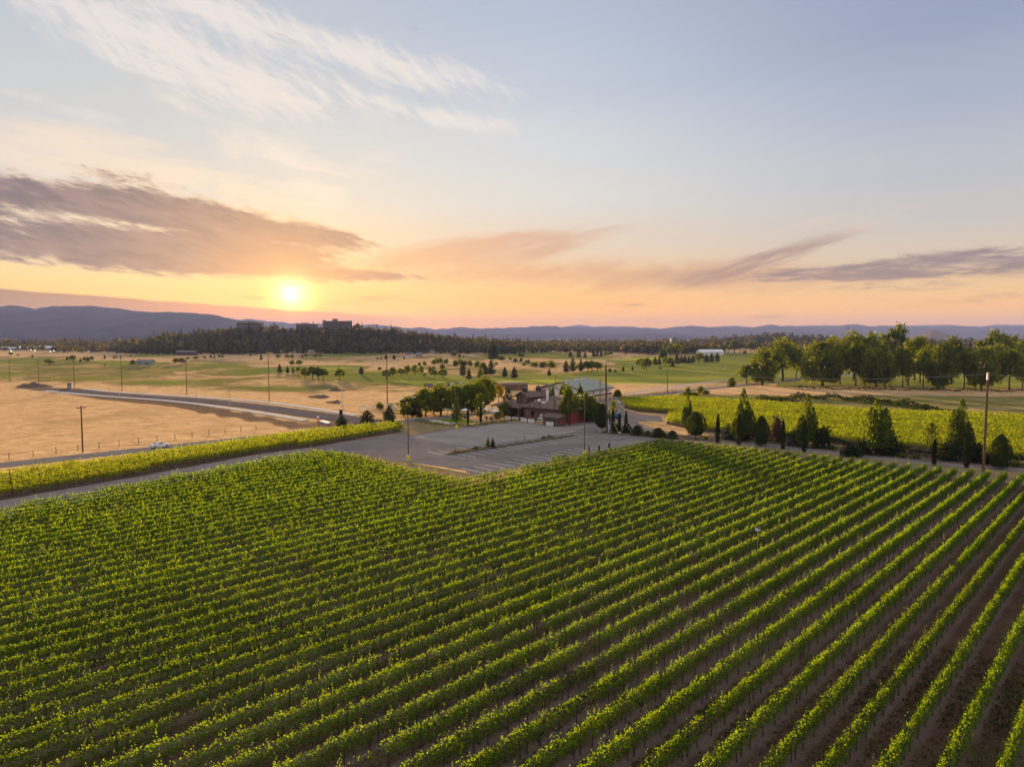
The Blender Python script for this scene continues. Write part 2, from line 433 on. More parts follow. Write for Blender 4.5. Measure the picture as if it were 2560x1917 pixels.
def leaf_mat(name, c, tr, tmix=0.45, hue=0.04, val=0.35):
    m, t = new_mat(name)
    g = t.new('ShaderNodeNewGeometry'); oi = t.new('ShaderNodeObjectInfo')
    def vary(col):
        h = t.new('ShaderNodeHueSaturation')
        t.put(h.inputs['Hue'], t.add(0.5-hue/2, t.mul(g.outputs['Random Per Island'], hue)))
        v1 = t.mr(g.outputs['Random Per Island'], 0, 1, 1-val, 1+val)
        v2 = t.mr(oi.outputs['Random'], 0, 1, 0.82, 1.18)
        t.put(h.inputs['Value'], t.mul(v1, v2)); t.put(h.inputs['Color'], col)
        return h.outputs[0]
    d = t.new('ShaderNodeBsdfDiffuse'); t.put(d.inputs[0], vary((*c, 1)))
    tl = t.new('ShaderNodeBsdfTranslucent'); t.put(tl.inputs[0], vary((*tr, 1)))
    mx = t.new('ShaderNodeMixShader'); mx.inputs[0].default_value = tmix
    m.node_tree.links.new(d.outputs[0], mx.inputs[1]); m.node_tree.links.new(tl.outputs[0], mx.inputs[2])
    return out(m, t, mx.outputs[0])

VINE = leaf_mat('vine_leaf', (0.034, 0.088, 0.004), (0.21, 0.33, 0.008), 0.32, 0.03, 0.3)
VINE2 = leaf_mat('vine_leaf_young_sunlit', (0.092, 0.178, 0.008), (0.48, 0.63, 0.020), 0.5, 0.03, 0.2)  # pale young-shoot green that also paints sunlight on the canopy tops
VINEB = leaf_mat('sunny_vine_leaf', (0.112, 0.150, 0.008), (0.60, 0.62, 0.016), 0.45, 0.03, 0.4)  # yellowed leaf colour standing in for sunlit row tops
VINEY = leaf_mat('sunlit_tip_vine_leaf', (0.115, 0.175, 0.008), (0.56, 0.62, 0.020), 0.5, 0.03, 0.2)  # tip leaf of the same rows, low sunlight painted into its colour
BARK = plain('bark', (0.060, 0.045, 0.033), 0.95, var=0.4, scale=6.)
VTRUNK = plain('vine_bark', (0.045, 0.034, 0.027), 0.95, var=0.3, scale=9.)

# ground
def ground_material():
    m, t = new_mat('valley_floor')
    m.cycles.use_bump_map_correction = False if hasattr(m.cycles, 'use_bump_map_correction') else None
    at = t.new('ShaderNodeVertexColor'); at.layer_name = 'cover'
    sp = t.new('ShaderNodeSeparateColor'); t.put(sp.inputs[0], at.outputs[0])
    green, bright, dirt = sp.outputs
    p = wpos(t)
    n_big = t.noise(p, 0.016, 5., 0.6)
    n_mid = t.noise(scaled(t, p, (1, 1, 1)), 0.09, 6., 0.65)
    n_streak = t.noise(scaled(t, p, (0.55, 1.3, 1), math.radians(62)), 0.30, 7., 0.72, 0.6)
    n_fine = t.noise(p, 1.1, 4., 0.7)
    n_pat = t.noise(scaled(t, p, (1, 0.45, 1)), 0.035, 6., 0.7)
    dry = t.mix(t.sm(n_streak, 0.36, 0.66), (0.45, 0.295, 0.160), (0.69, 0.49, 0.275))
    dry = t.mix(t.mul(t.sm(n_mid, 0.45, 0.75), 0.5), dry, (0.36, 0.27, 0.12))
    dry = t.mix(t.mul(t.sm(n_fine, 0.45, 0.8), 0.35), dry, (0.72, 0.54, 0.32))
    dry = t.mix(t.mul(t.sm(n_pat, 0.50, 0.70), 0.55), dry, (0.30, 0.215, 0.105))
    dry = t.mix(t.mul(t.sm(t.noise(scaled(t, p, (1, .6, 1)), 0.30, 5., .7), 0.55, 0.72), 0.5), dry, (0.27, 0.20, 0.10))
    olive = t.mix(t.sm(n_mid, 0.35, 0.65), (0.085, 0.095, 0.028), (0.185, 0.155, 0.055))
    lawn = t.mix(t.sm(n_big, 0.3, 0.7), (0.140, 0.175, 0.040), (0.245, 0.255, 0.055))
    gmix = t.sm(t.add(green, t.add(t.mul(t.sub(n_mid, 0.5), 1.0), t.mul(t.sub(n_pat, 0.5), 0.9))), 0.22, 0.78)
    col = t.mix(gmix, dry, t.mix(t.sm(green, 0.45, 0.85), olive, lawn))
    col = t.mix(bright, col, (0.37, 0.40, 0.06))
    dcol = t.mix(t.sm(n_fine, 0.35, 0.7), (0.12, 0.085, 0.06), (0.24, 0.17, 0.12))
    col = t.mix(t.sm(t.add(dirt, t.mul(t.sub(n_mid, 0.5), 0.7)), 0.3, 0.7), col, dcol)
    hgt = t.add(t.mul(n_fine, 0.55), t.add(t.mul(t.noise(p, 3.5, 3., 0.7), 0.22), t.mul(n_mid, 1.2)))
    d = t.new('ShaderNodeBsdfDiffuse'); t.put(d.inputs[0], col); t.put(d.inputs['Normal'], bump(t, hgt, 1.0, 1.6))
    return out(m, t, d.outputs[0])
GROUND = ground_material()
try: GROUND.cycles.use_bump_map_correction = False
except Exception: pass
try: GROUND.use_bump_map_correction = False
except Exception: pass

def surf_material(name, c1, c2, scale=0.6, c3=None, streak=None, bumpd=0.05, rough=0.95):
    m, t = new_mat(name)
    p = wpos(t)
    a = t.noise(p, scale, 6., 0.65); f = t.noise(p, scale*11, 3., 0.7)
    col = t.mix(t.sm(a, 0.3, 0.7), c1, c2)
    if streak:
        ang, c, k = streak
        s = t.noise(scaled(t, p, (0.06, 1.3, 1), -ang), 0.9, 4., 0.6)
        col = t.mix(t.mul(t.sm(s, 0.42, 0.68), k), col, c)
    if c3: col = t.mix(t.mul(t.sm(f, 0.5, 0.8), 0.55), col, c3)
    return out(m, t, principled(t, col, 1.0, spec=0.0, normal=bump(t, t.add(f, a), 0.8, bumpd)))

def resample(poly, step):
    o = []
    for i in range(len(poly)):
        a = np.array(poly[i]); b = np.array(poly[(i+1) % len(poly)])
        n = max(1, int(np.hypot(*(b-a))/step))
        for k in range(n): o.append(a+(b-a)*k/n)
    return o
def sheet(name, poly, mat, z, kind='structure', wob=0., step=3.0):
    """flat surface laid over the level ground near the camera"""
    pts = resample(poly, step) if wob else [np.array(p) for p in poly]
    pts = [p+rng.normal(0, wob, 2) if wob else p for p in pts]
    bm = bmesh.new()
    vs_ = [bm.verts.new((p[0], p[1], z)) for p in pts]
    f = bm.faces.new(vs_)
    bmesh.ops.triangulate(bm, faces=[f])
    if sum(fc.normal.z for fc in bm.faces) < 0: bmesh.ops.reverse_faces(bm, faces=bm.faces)
    me = bpy.data.meshes.new(name); bm.to_mesh(me); bm.free(); me.materials.append(mat)
    o = link(name, me); return tag(o, kind=kind)
def ribbon(name, line, width, mat, z, kind='structure', drape=True, thick=0.):
    """road-like strip along a centre line, draped over the terrain"""
    P = [np.array(p[:2], float) for p in line]
    d = [0]
    for i in range(1, len(P)): d.append(d[-1]+np.hypot(*(P[i]-P[i-1])))
    n = max(2, int(d[-1]/4)); s = np.linspace(0, d[-1], n)
    X = np.interp(s, d, [p[0] for p in P]); Y = np.interp(s, d, [p[1] for p in P])
    for _ in range(6):
        X[1:-1] = (X[:-2]+2*X[1:-1]+X[2:])/4; Y[1:-1] = (Y[:-2]+2*Y[1:-1]+Y[2:])/4
    tx = np.gradient(X); ty = np.gradient(Y); L = np.hypot(tx, ty)+1e-9
    nx, ny = -ty/L, tx/L
    ofs = np.linspace(-width/2, width/2, 5)
    V = np.zeros((n, 5, 3))
    for j, o_ in enumerate(ofs):
        V[:, j, 0] = X+nx*o_; V[:, j, 1] = Y+ny*o_
        V[:, j, 2] = (terrain(V[:, j, 0], V[:, j, 1]) if drape else 0)+z
    Vf = V.reshape(-1, 3); F = []
    for i in range(n-1):
        for j in range(4): F.append([i*5+j, i*5+j+1, (i+1)*5+j+1, (i+1)*5+j][::-1])
    if thick:
        b = len(Vf); lo = Vf.copy(); lo[:, 2] -= thick; Vf = np.vstack([Vf, lo])
        for j in (0, 4):
            for i in range(n-1): F.append([i*5+j, (i+1)*5+j, b+(i+1)*5+j, b+i*5+j])
    me = np_mesh(name, Vf, F, mat)
    return tag(link(name, me), kind=kind), (X, Y)

# ------------------------------------------------------------------ valley floor
angs = np.concatenate([np.linspace(-180, -62, 24, endpoint=False), np.linspace(-62, -40, 40, endpoint=False), np.linspace(-40, 40, 400, endpoint=False), np.linspace(40, 62, 40, endpoint=False), np.linspace(62, 180, 24, endpoint=False)])
rad = np.concatenate([[0.5], np.geomspace(6, 250, 60, endpoint=False), np.geomspace(250, 1700, 330, endpoint=False), np.geomspace(1700, 13500, 70)])
A, R = np.meshgrid(np.radians(angs), rad)
gx, gy = R*np.sin(A), R*np.cos(A)
gz = terrain(gx, gy)
na, nr = len(angs), len(rad)
idx = np.arange(na*nr).reshape(nr, na)
q = np.stack([idx[:-1], np.roll(idx[:-1], -1, 1), np.roll(idx[1:], -1, 1), idx[1:]], -1).reshape(-1, 4)[:, ::-1]
gme = np_mesh('ground', np.stack([gx, gy, gz], -1).reshape(-1, 3), q.copy(), GROUND, True)
# plant cover of the valley floor, in survey (photo) coordinates of each ground point
fy = np.maximum(gy, 1.0)
yc = fy*math.cos(PITCH)+(CAM_H-gz)*math.sin(PITCH)
spx = 1280+FOCAL*gx/yc
spy = 958.5+FOCAL*((CAM_H-gz)*math.cos(PITCH)-fy*math.sin(PITCH))/yc
wobx = 9*np.sin(gx*0.05+gy*0.021)+6*np.sin(gx*0.013-gy*0.043+1)
woby = 1.6*np.sin(gx*0.045+0.5)+1.2*np.sin(gy*0.06+gx*0.021)
spx2 = spx+wobx; spy2 = spy+woby
def ell(cx, cyy, rx, ry, soft=0.35, ang=0.):
    a = math.radians(ang); u = (spx2-cx)*math.cos(a)+(spy2-cyy)*math.sin(a); v = -(spx2-cx)*math.sin(a)+(spy2-cyy)*math.cos(a)
    d = np.sqrt((u/rx)**2+(v/ry)**2); return 1-sstep(d, 1-soft, 1+soft)
def poly_mask(pts, soft):
    """soft-edged polygon in survey coordinates"""
    x, y = spx2, spy2; inside = np.zeros(x.shape, bool); dist = np.full(x.shape, 1e9)
    for (x0, y0), (x1, y1) in zip(pts, pts[1:]+pts[:1]):
        c = ((y0 > y) != (y1 > y)) & (x < (x1-x0)*(y-y0)/((y1-y0) or 1e-9)+x0); inside ^= c
        ux, uy = x1-x0, y1-y0; L2 = ux*ux+uy*uy+1e-9
        tt = np.clip(((x-x0)*ux+(y-y0)*uy)/L2, 0, 1)
        dist = np.minimum(dist, np.hypot((x-x0-tt*ux)*0.15, y-y0-tt*uy))
    sd = np.where(inside, dist, -dist)
    return sstep(sd, -soft, soft)
green = np.zeros_like(gx); bright = np.zeros_like(gx); dirt = np.zeros_like(gx)
for m_, val in [
    (poly_mask([(-400,893),(60,890),(210,899),(330,902),(420,912),(440,938),(300,946),(60,940),(-400,945)], 5), 0.62),
    (ell(60,903,190,9), 0.75), (ell(330,908,110,4.5), 0.8), (ell(405,886,75,5.5,.4,-3), 0.8), (ell(560,917,90,6), 0.75),
    (ell(860,886,120,5.0,.35,-2), 0.85), (ell(780,921,150,8), 0.85), (ell(1010,944,210,16,.3,1), 0.9), (ell(1130,958,170,11), 0.92), (ell(860,942,120,9), 0.7),
    (ell(1010,905,260,12), 0.28), (ell(1200,893,90,8), 0.6), (ell(1330,886,150,7), 0.75), (ell(1400,892,180,6), .7),
    (poly_mask([(1170,950),(1290,934),(1430,931),(1540,921),(1590,905),(1650,896),(1800,886),(1930,878),(2100,880),(2100,965),(1830,955),(1700,957),(1560,956),(1400,962),(1240,966)], 4), 0.95),
    (poly_mask([(1530,900),(1600,892),(1700,893),(1640,915),(1540,922)], 3), 0.9),
    (poly_mask([(1930,930),(2100,925),(2700,915),(2700,972),(2200,968),(1950,966)], 4), 0.85),
    (poly_mask([(1640,985),(1900,985),(2300,990),(2700,990),(2700,1046),(2200,1030),(1900,1008),(1600,1000)], 5), 0.66),
    (poly_mask([(1700,998),(1900,992),(2050,1003),(2180,1016),(2000,1018),(1800,1008)], 4), 0.55),
    (poly_mask([(2300,860),(2700,862),(2700,880),(2300,878)], 3), 0.35),
]: green = np.maximum(green, m_*val)
for m_, val in [(ell(1060,953,65,4.5), 0.9), (ell(255,904,26,1.6), 0.8), (ell(512,910,34,1.6), 0.8), (ell(1600,898,55,2.0), 0.85), (ell(1330,954,80,4.5), 0.75),
                (ell(1480,957,200,3.5,.5), 0.6), (ell(820,921,60,2.5), 0.5), (ell(1180,962,40,3), 0.8), (ell(1650,945,200,5,.6), 0.35), (ell(2050,953,60,5,.6), 0.6), (ell(2400,940,160,6,.7), .35)]:
    bright = np.maximum(bright, m_*val)
for m_, val in [(ell(840,975,22,3), 0.9), (ell(805,992,26,4.5), 0.95), (ell(843,1006,16,3.5), 0.9), (ell(640,976,45,2.4,.7), 0.35), (ell(180,936,180,3,.8), 0.55), (ell(420,945,160,4,.9), 0.3), (ell(560,985,200,6,.8), .2),
                (ell(100,967,45,8), 0.9), (ell(170,975,70,6), 0.85),
                (poly_mask([(150,984),(420,1003),(560,1022),(700,1044),(760,1056),(700,1060),(560,1042),(430,1018),(250,1000)], 4), 0.9),
                (poly_mask([(740,1045),(900,1038),(1010,1052),(930,1066),(800,1078),(700,1085)], 4), 0.6),
                (ell(1640,965,90,6,.7), 0.3), (ell(1560,970,140,9,.7), .28), (ell(2050,1005,60,5), .4), (ell(2330,1005,200,9,.9), .25)]:
    dirt = np.maximum(dirt, m_*val)
green = np.maximum(green, poly_mask([(-500,905),(700,912),(1000,925),(1000,965),(760,985),(480,972),(200,955),(-500,950)], 14)*(0.60+0.2*np.sin(gx*0.021+gy*0.034)+0.12*np.sin(gx*0.063-gy*0.05)))
green = np.maximum(green, poly_mask([(-600,876),(300,884),(1000,884),(1750,876),(1800,940),(1560,985),(1000,985),(700,975),(-600,945)], 10)*(0.34+0.14*np.sin(gx*0.017-gy*0.011+1)+0.13*np.sin(gx*0.041+gy*0.029)))
beyond = sstep(np.hypot(gx, gy), 1350, 1700)
hillm = np.where(gy > 980, sstep(terrain(gx, gy), 0.8, 2.5), 0)
green = np.maximum(green, hillm*0.6); dirt = np.maximum(dirt, hillm*0.6)
green = np.maximum(green, beyond*0.62); dirt = np.maximum(dirt, beyond*0.35)
far = gy < 0
for c_ in (green, bright, dirt): c_[far] = 0.1
ca = gme.color_attributes.new('cover', 'FLOAT_COLOR', 'POINT')
ca.data.foreach_set('color', np.stack([green, bright, dirt, np.ones_like(green)], -1).astype(np.float32).ravel())
ground = tag(link('ground', gme), kind='structure')
ROW_AZ = math.radians(42.9)
_a, _b = P2(-40,1258), P2(901,1097)
STRIP_AZ = math.atan2(_b[0]-_a[0], _b[1]-_a[1])
LANE_AZ = math.radians(-53.5)
# ------------------------------------------------------------------ vineyard floor, lanes, car park
def uv(azr): return np.array([math.sin(azr), math.cos(azr)]), np.array([math.cos(azr), -math.sin(azr)])
ROW_PHASE = 0.97/2.3
def soil_material():
    m, t = new_mat('vineyard_soil')
    p = wpos(t)
    mp = scaled(t, p, (1, 1, 1), ROW_AZ)     # x across the rows, y along them
    sx = t.new('ShaderNodeSeparateXYZ'); t.put(sx.inputs[0], mp)
    a = t.noise(p, 0.5, 6., 0.7); f = t.noise(p, 6., 4., 0.75); st = t.noise(scaled(t, mp, (2.2, 0.25, 1)), 1.0, 5., 0.65)
    col = t.mix(t.sm(a, 0.3, 0.7), (0.062, 0.038, 0.030), (0.125, 0.085, 0.068))
    col = t.mix(t.mul(t.sm(st, 0.42, 0.62), 0.6), col, (0.095, 0.072, 0.038))
    ph = t.m('ABSOLUTE', t.sub(t.m('FRACT', t.add(t.mul(sx.outputs[0], 1/2.3), ROW_PHASE)), 0.5))      # 0 mid-alley, 0.5 under the vines
    under = t.sm(t.add(ph, t.mul(t.sub(a, 0.5), 0.25)), 0.26, 0.44)
    col = t.mix(t.mul(under, 0.6), col, (0.165, 0.130, 0.118))
    alley = t.mul(t.sm(t.noise(scaled(t, mp, (1.0, 0.12, 1)), 0.35, 4., .6), 0.42, 0.6), t.sub(1.0, t.sm(ph, 0.18, 0.32)))
    col = t.mix(t.mul(alley, 0.85), col, (0.070, 0.044, 0.030))
    col = t.mix(t.mul(t.sm(t.noise(p, 0.12, 4., 0.6), 0.5, 0.68), 0.7), col, (0.060, 0.062, 0.022))
    col = t.mix(t.mul(t.sm(f, 0.52, 0.75), 0.75), col, (0.25, 0.19, 0.155))
    col = t.mix(t.mul(t.sm(t.noise(p, 2.2, 3., .6), 0.5, 0.7), 0.5), col, (0.10, 0.062, 0.048))
    return out(m, t, principled(t, col, 1.0, spec=0.0, normal=bump(t, t.add(f, st), 1.0, 0.12)))
SOIL = soil_material()
LOT2 = surf_material('pale_gravel_paving', (0.235, 0.215, 0.215), (0.31, 0.283, 0.28), 0.15, (0.37, 0.34, 0.333), (math.radians(60), (0.32, 0.29, 0.285), 0.6))
GRAVEL = surf_material('gravel', (0.20, 0.18, 0.178), (0.28, 0.252, 0.246), 0.35, (0.36, 0.33, 0.315), (STRIP_AZ, (0.23, 0.20, 0.19), 0.6))
LOT = surf_material('worn_asphalt', (0.160, 0.144, 0.144), (0.220, 0.198, 0.198), 0.12, (0.28, 0.252, 0.25), (math.radians(70), (0.26, 0.235, 0.233), 0.6))
ROADM = surf_material('road_surface', (0.17, 0.15, 0.15), (0.24, 0.215, 0.21), 0.3, (0.3, 0.28, 0.27), (STRIP_AZ, (0.27, 0.24, 0.23), 0.5))
NEWROAD = surf_material('unpaved_roadbed', (0.115, 0.092, 0.093), (0.18, 0.148, 0.147), 0.25, (0.23, 0.19, 0.185), (math.radians(-75), (0.20, 0.168, 0.163), 0.5))
CONC = surf_material('pale_concrete', (0.62, 0.58, 0.56), (0.74, 0.70, 0.68), 0.5, (0.8, 0.76, 0.73))
VERGE = surf_material('dry_verge', (0.20, 0.165, 0.085), (0.36, 0.275, 0.16), 0.5, (0.46, 0.37, 0.22), (ROW_AZ, (0.15, 0.145, 0.055), 0.6), 0.25)
LAWN = surf_material('watered_lawn', (0.11, 0.17, 0.026), (0.19, 0.25, 0.036), 0.3, (0.27, 0.33, 0.06), None, 0.15)
BED = surf_material('bark_mulch', (0.10, 0.075, 0.06), (0.19, 0.145, 0.11), 0.8, (0.3, 0.24, 0.18), None, 0.15)
PAINT = plain('road_paint', (0.86, 0.85, 0.83), 0.8, var=0.1, scale=2., local=False)

# outlines on the level ground
field = [P2(-60,1308), P2(405,1216), P2(690,1160), P2(775,1145), P2(830,1146), P2(900,1160), P2(1000,1184), P2(1152,1221),
         P2(1250,1196), P2(1400,1161), P2(1560,1132), P2(1640,1113), P2(1900,1140), P2(2240,1178), P2(2552,1208)]
# carried on beyond the frame
e1 = np.array(field[-1])+np.array([math.sin(LANE_AZ+math.pi), math.cos(LANE_AZ+math.pi)])*70
e2 = np.array(field[0])-uv(STRIP_AZ)[0]*62
field_poly = field+[tuple(e1), (70.0, 6.0), (40.0, 2.0), (-40., 4.0), tuple(e2)]
soil_poly = [tuple(p) for p in field_poly]
sheet('vineyard_soil', soil_poly, SOIL, 0.004)

strip_front = [P2(-40,1258), P2(405,1180), P2(640,1136), P2(785,1117), P2(901,1097), P2(1008,1080)]
strip_back = [P2(1002,1068), P2(905,1074), P2(780,1087), P2(640,1108), P2(420,1140), P2(-40,1205)]
su = uv(STRIP_AZ)[0]
strip_poly = [tuple(np.array(strip_front[0])-su*45)]+strip_front+strip_back+[tuple(np.array(strip_back[-1])-su*45)]
sheet('vineyard_soil', strip_poly, SOIL, 0.004)

drive_up = strip_front[:4]
drive_lo = [P2(768,1141), P2(640,1168), P2(405,1217), P2(-40,1306)]
drive_poly = [tuple(np.array(drive_up[0])-su*60)]+drive_up+drive_lo+[tuple(np.array(drive_lo[-1])-su*60)]
sheet('driveway', drive_poly, GRAVEL, 0.008, wob=0.12)

lot_poly = [P2(780,1118), P2(901,1098), P2(1008,1081), P2(1017,1090), P2(1133,1071), P2(1176,1064), P2(1220,1057), P2(1307,1055), P2(1385,1064), P2(1417,1061),
            P2(1458,1052), P2(1490,1049), P2(1510,1041), P2(1525,1020), P2(1500,1004), P2(1540,1001), P2(1562,1026), P2(1600,1036), P2(1650,1040), P2(1662,1055), P2(1620,1052), P2(1592,1054), P2(1612,1068), P2(1660,1076), P2(1720,1094),
            P2(1760,1100), P2(1920,1108), P2(2065,1125), P2(2152,1135), P2(2326,1154), P2(2558,1171),
            tuple(np.array(P2(2558,1171))-uv(LANE_AZ)[0]*60), tuple(np.array(P2(2558,1180))-uv(LANE_AZ)[0]*60),
            P2(2558,1180), P2(2326,1161), P2(2152,1144), P2(1920,1119), P2(1740,1104), P2(1697,1101), P2(1628,1105), P2(1560,1118), P2(1400,1148), P2(1250,1180), P2(1190,1192),
            P2(1162,1176), P2(1075,1162), P2(988,1152), P2(895,1134), P2(800,1126)]
sheet('parking_lot', lot_poly, LOT, 0.012, wob=0.1)
sheet('verge', [P2(775,1128), P2(895,1130), P2(988,1150), P2(1190,1186), P2(1152,1226), P2(1000,1188), P2(900,1164), P2(800,1146)], VERGE, 0.006)
sheet('verge', [P2(1640,1098), P2(1920,1117), P2(2326,1158), P2(2558,1176), tuple(np.array(P2(2558,1176))-uv(LANE_AZ)[0]*60), tuple(np.array(e1)), P2(2552,1212), P2(2240,1182), P2(1900,1144), P2(1640,1117)], VERGE, 0.006)
sheet('verge', [P2(965,1060), P2(1030,1048), P2(1140,1062), P2(1133,1073), P2(1017,1093), P2(1005,1078)], VERGE, 0.006)
# planted border between lane and the far vineyard
sheet('planting_border', [P2(1500,1082), P2(1520,1074), P2(1590,1078), P2(1660,1084), P2(1930,1100), P2(2560,1158), tuple(np.array(P2(2560,1158))-uv(LANE_AZ)[0]*60), tuple(np.array(P2(2558,1172))-uv(LANE_AZ)[0]*60), P2(2558,1172), P2(2326,1155), P2(2065,1126), P2(1920,1109), P2(1740,1101), P2(1640,1096), P2(1530,1086)], BED, 0.016)
sheet('lawn', [P2(1066,1046), P2(1110,1040), P2(1185,1052), P2(1180,1058), P2(1110,1056)], LAWN, 0.01)
sheet('path', [P2(1026,1047), P2(1040,1044), P2(1140,1058), P2(1130,1062)], CONC, 0.014)

sheet('parking_lot', [P2(1030,1094), P2(1085,1102), P2(1160,1115), P2(1230,1109), P2(1330,1094), P2(1434,1080), P2(1480,1062), P2(1385,1067), P2(1307,1058), P2(1220,1060), P2(1135,1074), P2(1060,1086)], LOT2, 0.0150, wob=0.15)
# public road, straight past the field to the far right
r0 = np.array(P2(0,1163)); r1 = np.array(P2(1813,967.5)); rd = (r1-r0)/np.hypot(*(r1-r0))
ribbon('road', [r0-rd*120, r0, r1, r1+rd*260], 6.6, ROADM, 0.02)
# unfinished road with new pale footways
mid = [P2(100,973), P2(206,979), P2(320,989), P2(400,994.5), P2(493,1000.5), P2(640,1016), P2(700,1025), P2(765,1034), P2(850,1046), P2(930,1056)]
ribbon('roadbed', mid, 11.5, NEWROAD, 0.03)
ribbon('footway', [P2(206,972.5), P2(348,984), P2(493,993), P2(640,1003), P2(756,1017), P2(892,1039)], 2.4, CONC, 0.16, thick=0.15)
ribbon('footway', [P2(113,977), P2(203,985.5), P2(290,993), P2(406,1001), P2(493,1010), P2(640,1030.5), P2(700,1040), P2(765,1052)], 2.4, CONC, 0.16, thick=0.15)

# car-park markings
AIS = math.radians(43.6)
au, av = uv(AIS)
def stripe(p, d, L, w=0.14, z=0.0195):
    n = np.array([-d[1], d[0]]); a = p; b = p+d*L
    me = np_mesh('parking_line', [(*(a-n*w/2), z), (*(b-n*w/2), z), (*(b+n*w/2), z), (*(a+n*w/2), z)], [[0,1,2,3]], PAINT)
    tag(link('parking_line', me), kind='structure')
p0 = np.array(P2(1184, 1166.5))
for k in range(-1, 19): stripe(p0+au*2.75*k, av, 5.4)
i0 = np.array(P2(1119,1137)); i1 = np.array(P2(1434,1089)); iu = (i1-i0)/np.hypot(*(i1-i0)); iv = np.array([iu[1], -iu[0]])
IL = float(np.hypot(*(i1-i0)))
for k in range(0, int(IL/2.75)+2):
    q0 = i0+iu*(2.75*k-0.5)
    stripe(q0+iv*0.95, iv, 5.0); stripe(q0-iv*0.95, -iv, 5.0)
# kerbed planting island
mb = MB()
for k in range(int(IL/1.5)):
    pass
n_ = 40; V = []; F = []
for k in range(n_+1):
    c = i0+iu*IL*k/n_; w_ = 0.85*min(1, 4.0*min(k, n_-k)/n_+0.25)
    for s, z in ((-1, 0.0), (-1, 0.15), (-0.82, 0.17), (0, 0.28), (0.82, 0.17), (1, 0.15), (1, 0.0)): V.append((*(c+iv*w_*s), z))
for k in range(n_):
    for j in range(6): F.append([k*7+j, k*7+j+1, (k+1)*7+j+1, (k+1)*7+j])
tag(link('planting_island', np_mesh('planting_island', V, F, BED)), kind='structure')

# ------------------------------------------------------------------ vines
def leaves_mesh_arrays(C, N, S, asp=0.78):
    """C centres, N normals, S sizes -> quad verts and faces"""
    n = len(C)
    up = np.where(np.abs(N[:, 2:3]) < 0.9, np.array([[0, 0, 1.]]), np.array([[1., 0, 0]]))
    a = np.cross(N, up); a /= np.linalg.norm(a, axis=1, keepdims=True)+1e-9
    b = np.cross(N, a)
    th = rng.uniform(0, 2*math.pi, (n, 1)); a2 = a*np.cos(th)+b*np.sin(th); b2 = -a*np.sin(th)+b*np.cos(th)
    s = S.reshape(-1, 1)
    V = np.stack([C+a2*s*0.62, C+b2*s*0.62*asp, C-a2*s*0.62, C-b2*s*0.62*asp], 1).reshape(-1, 3)
    F = np.arange(4*n, dtype=np.int32).reshape(-1, 4)
    return V, F
def rand_dirs(n, bias=(0,0,0)):
    d = rng.normal(0, 1, (n, 3))+np.array(bias); return d/np.linalg.norm(d, axis=1, keepdims=True)

def row_segments(poly, azr, spacing, phase=0.):
    u, v = uv(azr); P = np.array(poly)
    s = P@u; w = P@v
    segs = []
    k0 = math.ceil((w.min()-phase)/spacing); k1 = math.floor((w.max()-phase)/spacing)
    for k in range(k0, k1+1):
        ww = phase+k*spacing; xs = []
        for i in range(len(P)):
            j = (i+1) % len(P)
            if (w[i]-ww)*(w[j]-ww) < 0:
                xs.append(s[i]+(s[j]-s[i])*(ww-w[i])/(w[j]-w[i]))
        xs.sort()
        for a, b in zip(xs[::2], xs[1::2]):
            if b-a > 4: segs.append((ww, a, b))
    return segs, u, v
def in_view(X, Y, Z=1.0, m=60):
    yc = Y*math.cos(PITCH)+(CAM_H-Z)*math.sin(PITCH)
    px = 1280+FOCAL*X/np.maximum(yc, .1); py = 958.5+FOCAL*((CAM_H-Z)*math.cos(PITCH)-Y*math.sin(PITCH))/np.maximum(yc, .1)
    return (yc > 3) & (px > -m) & (px < 2560+m) & (py < 1917+2*m) & (py > 0)

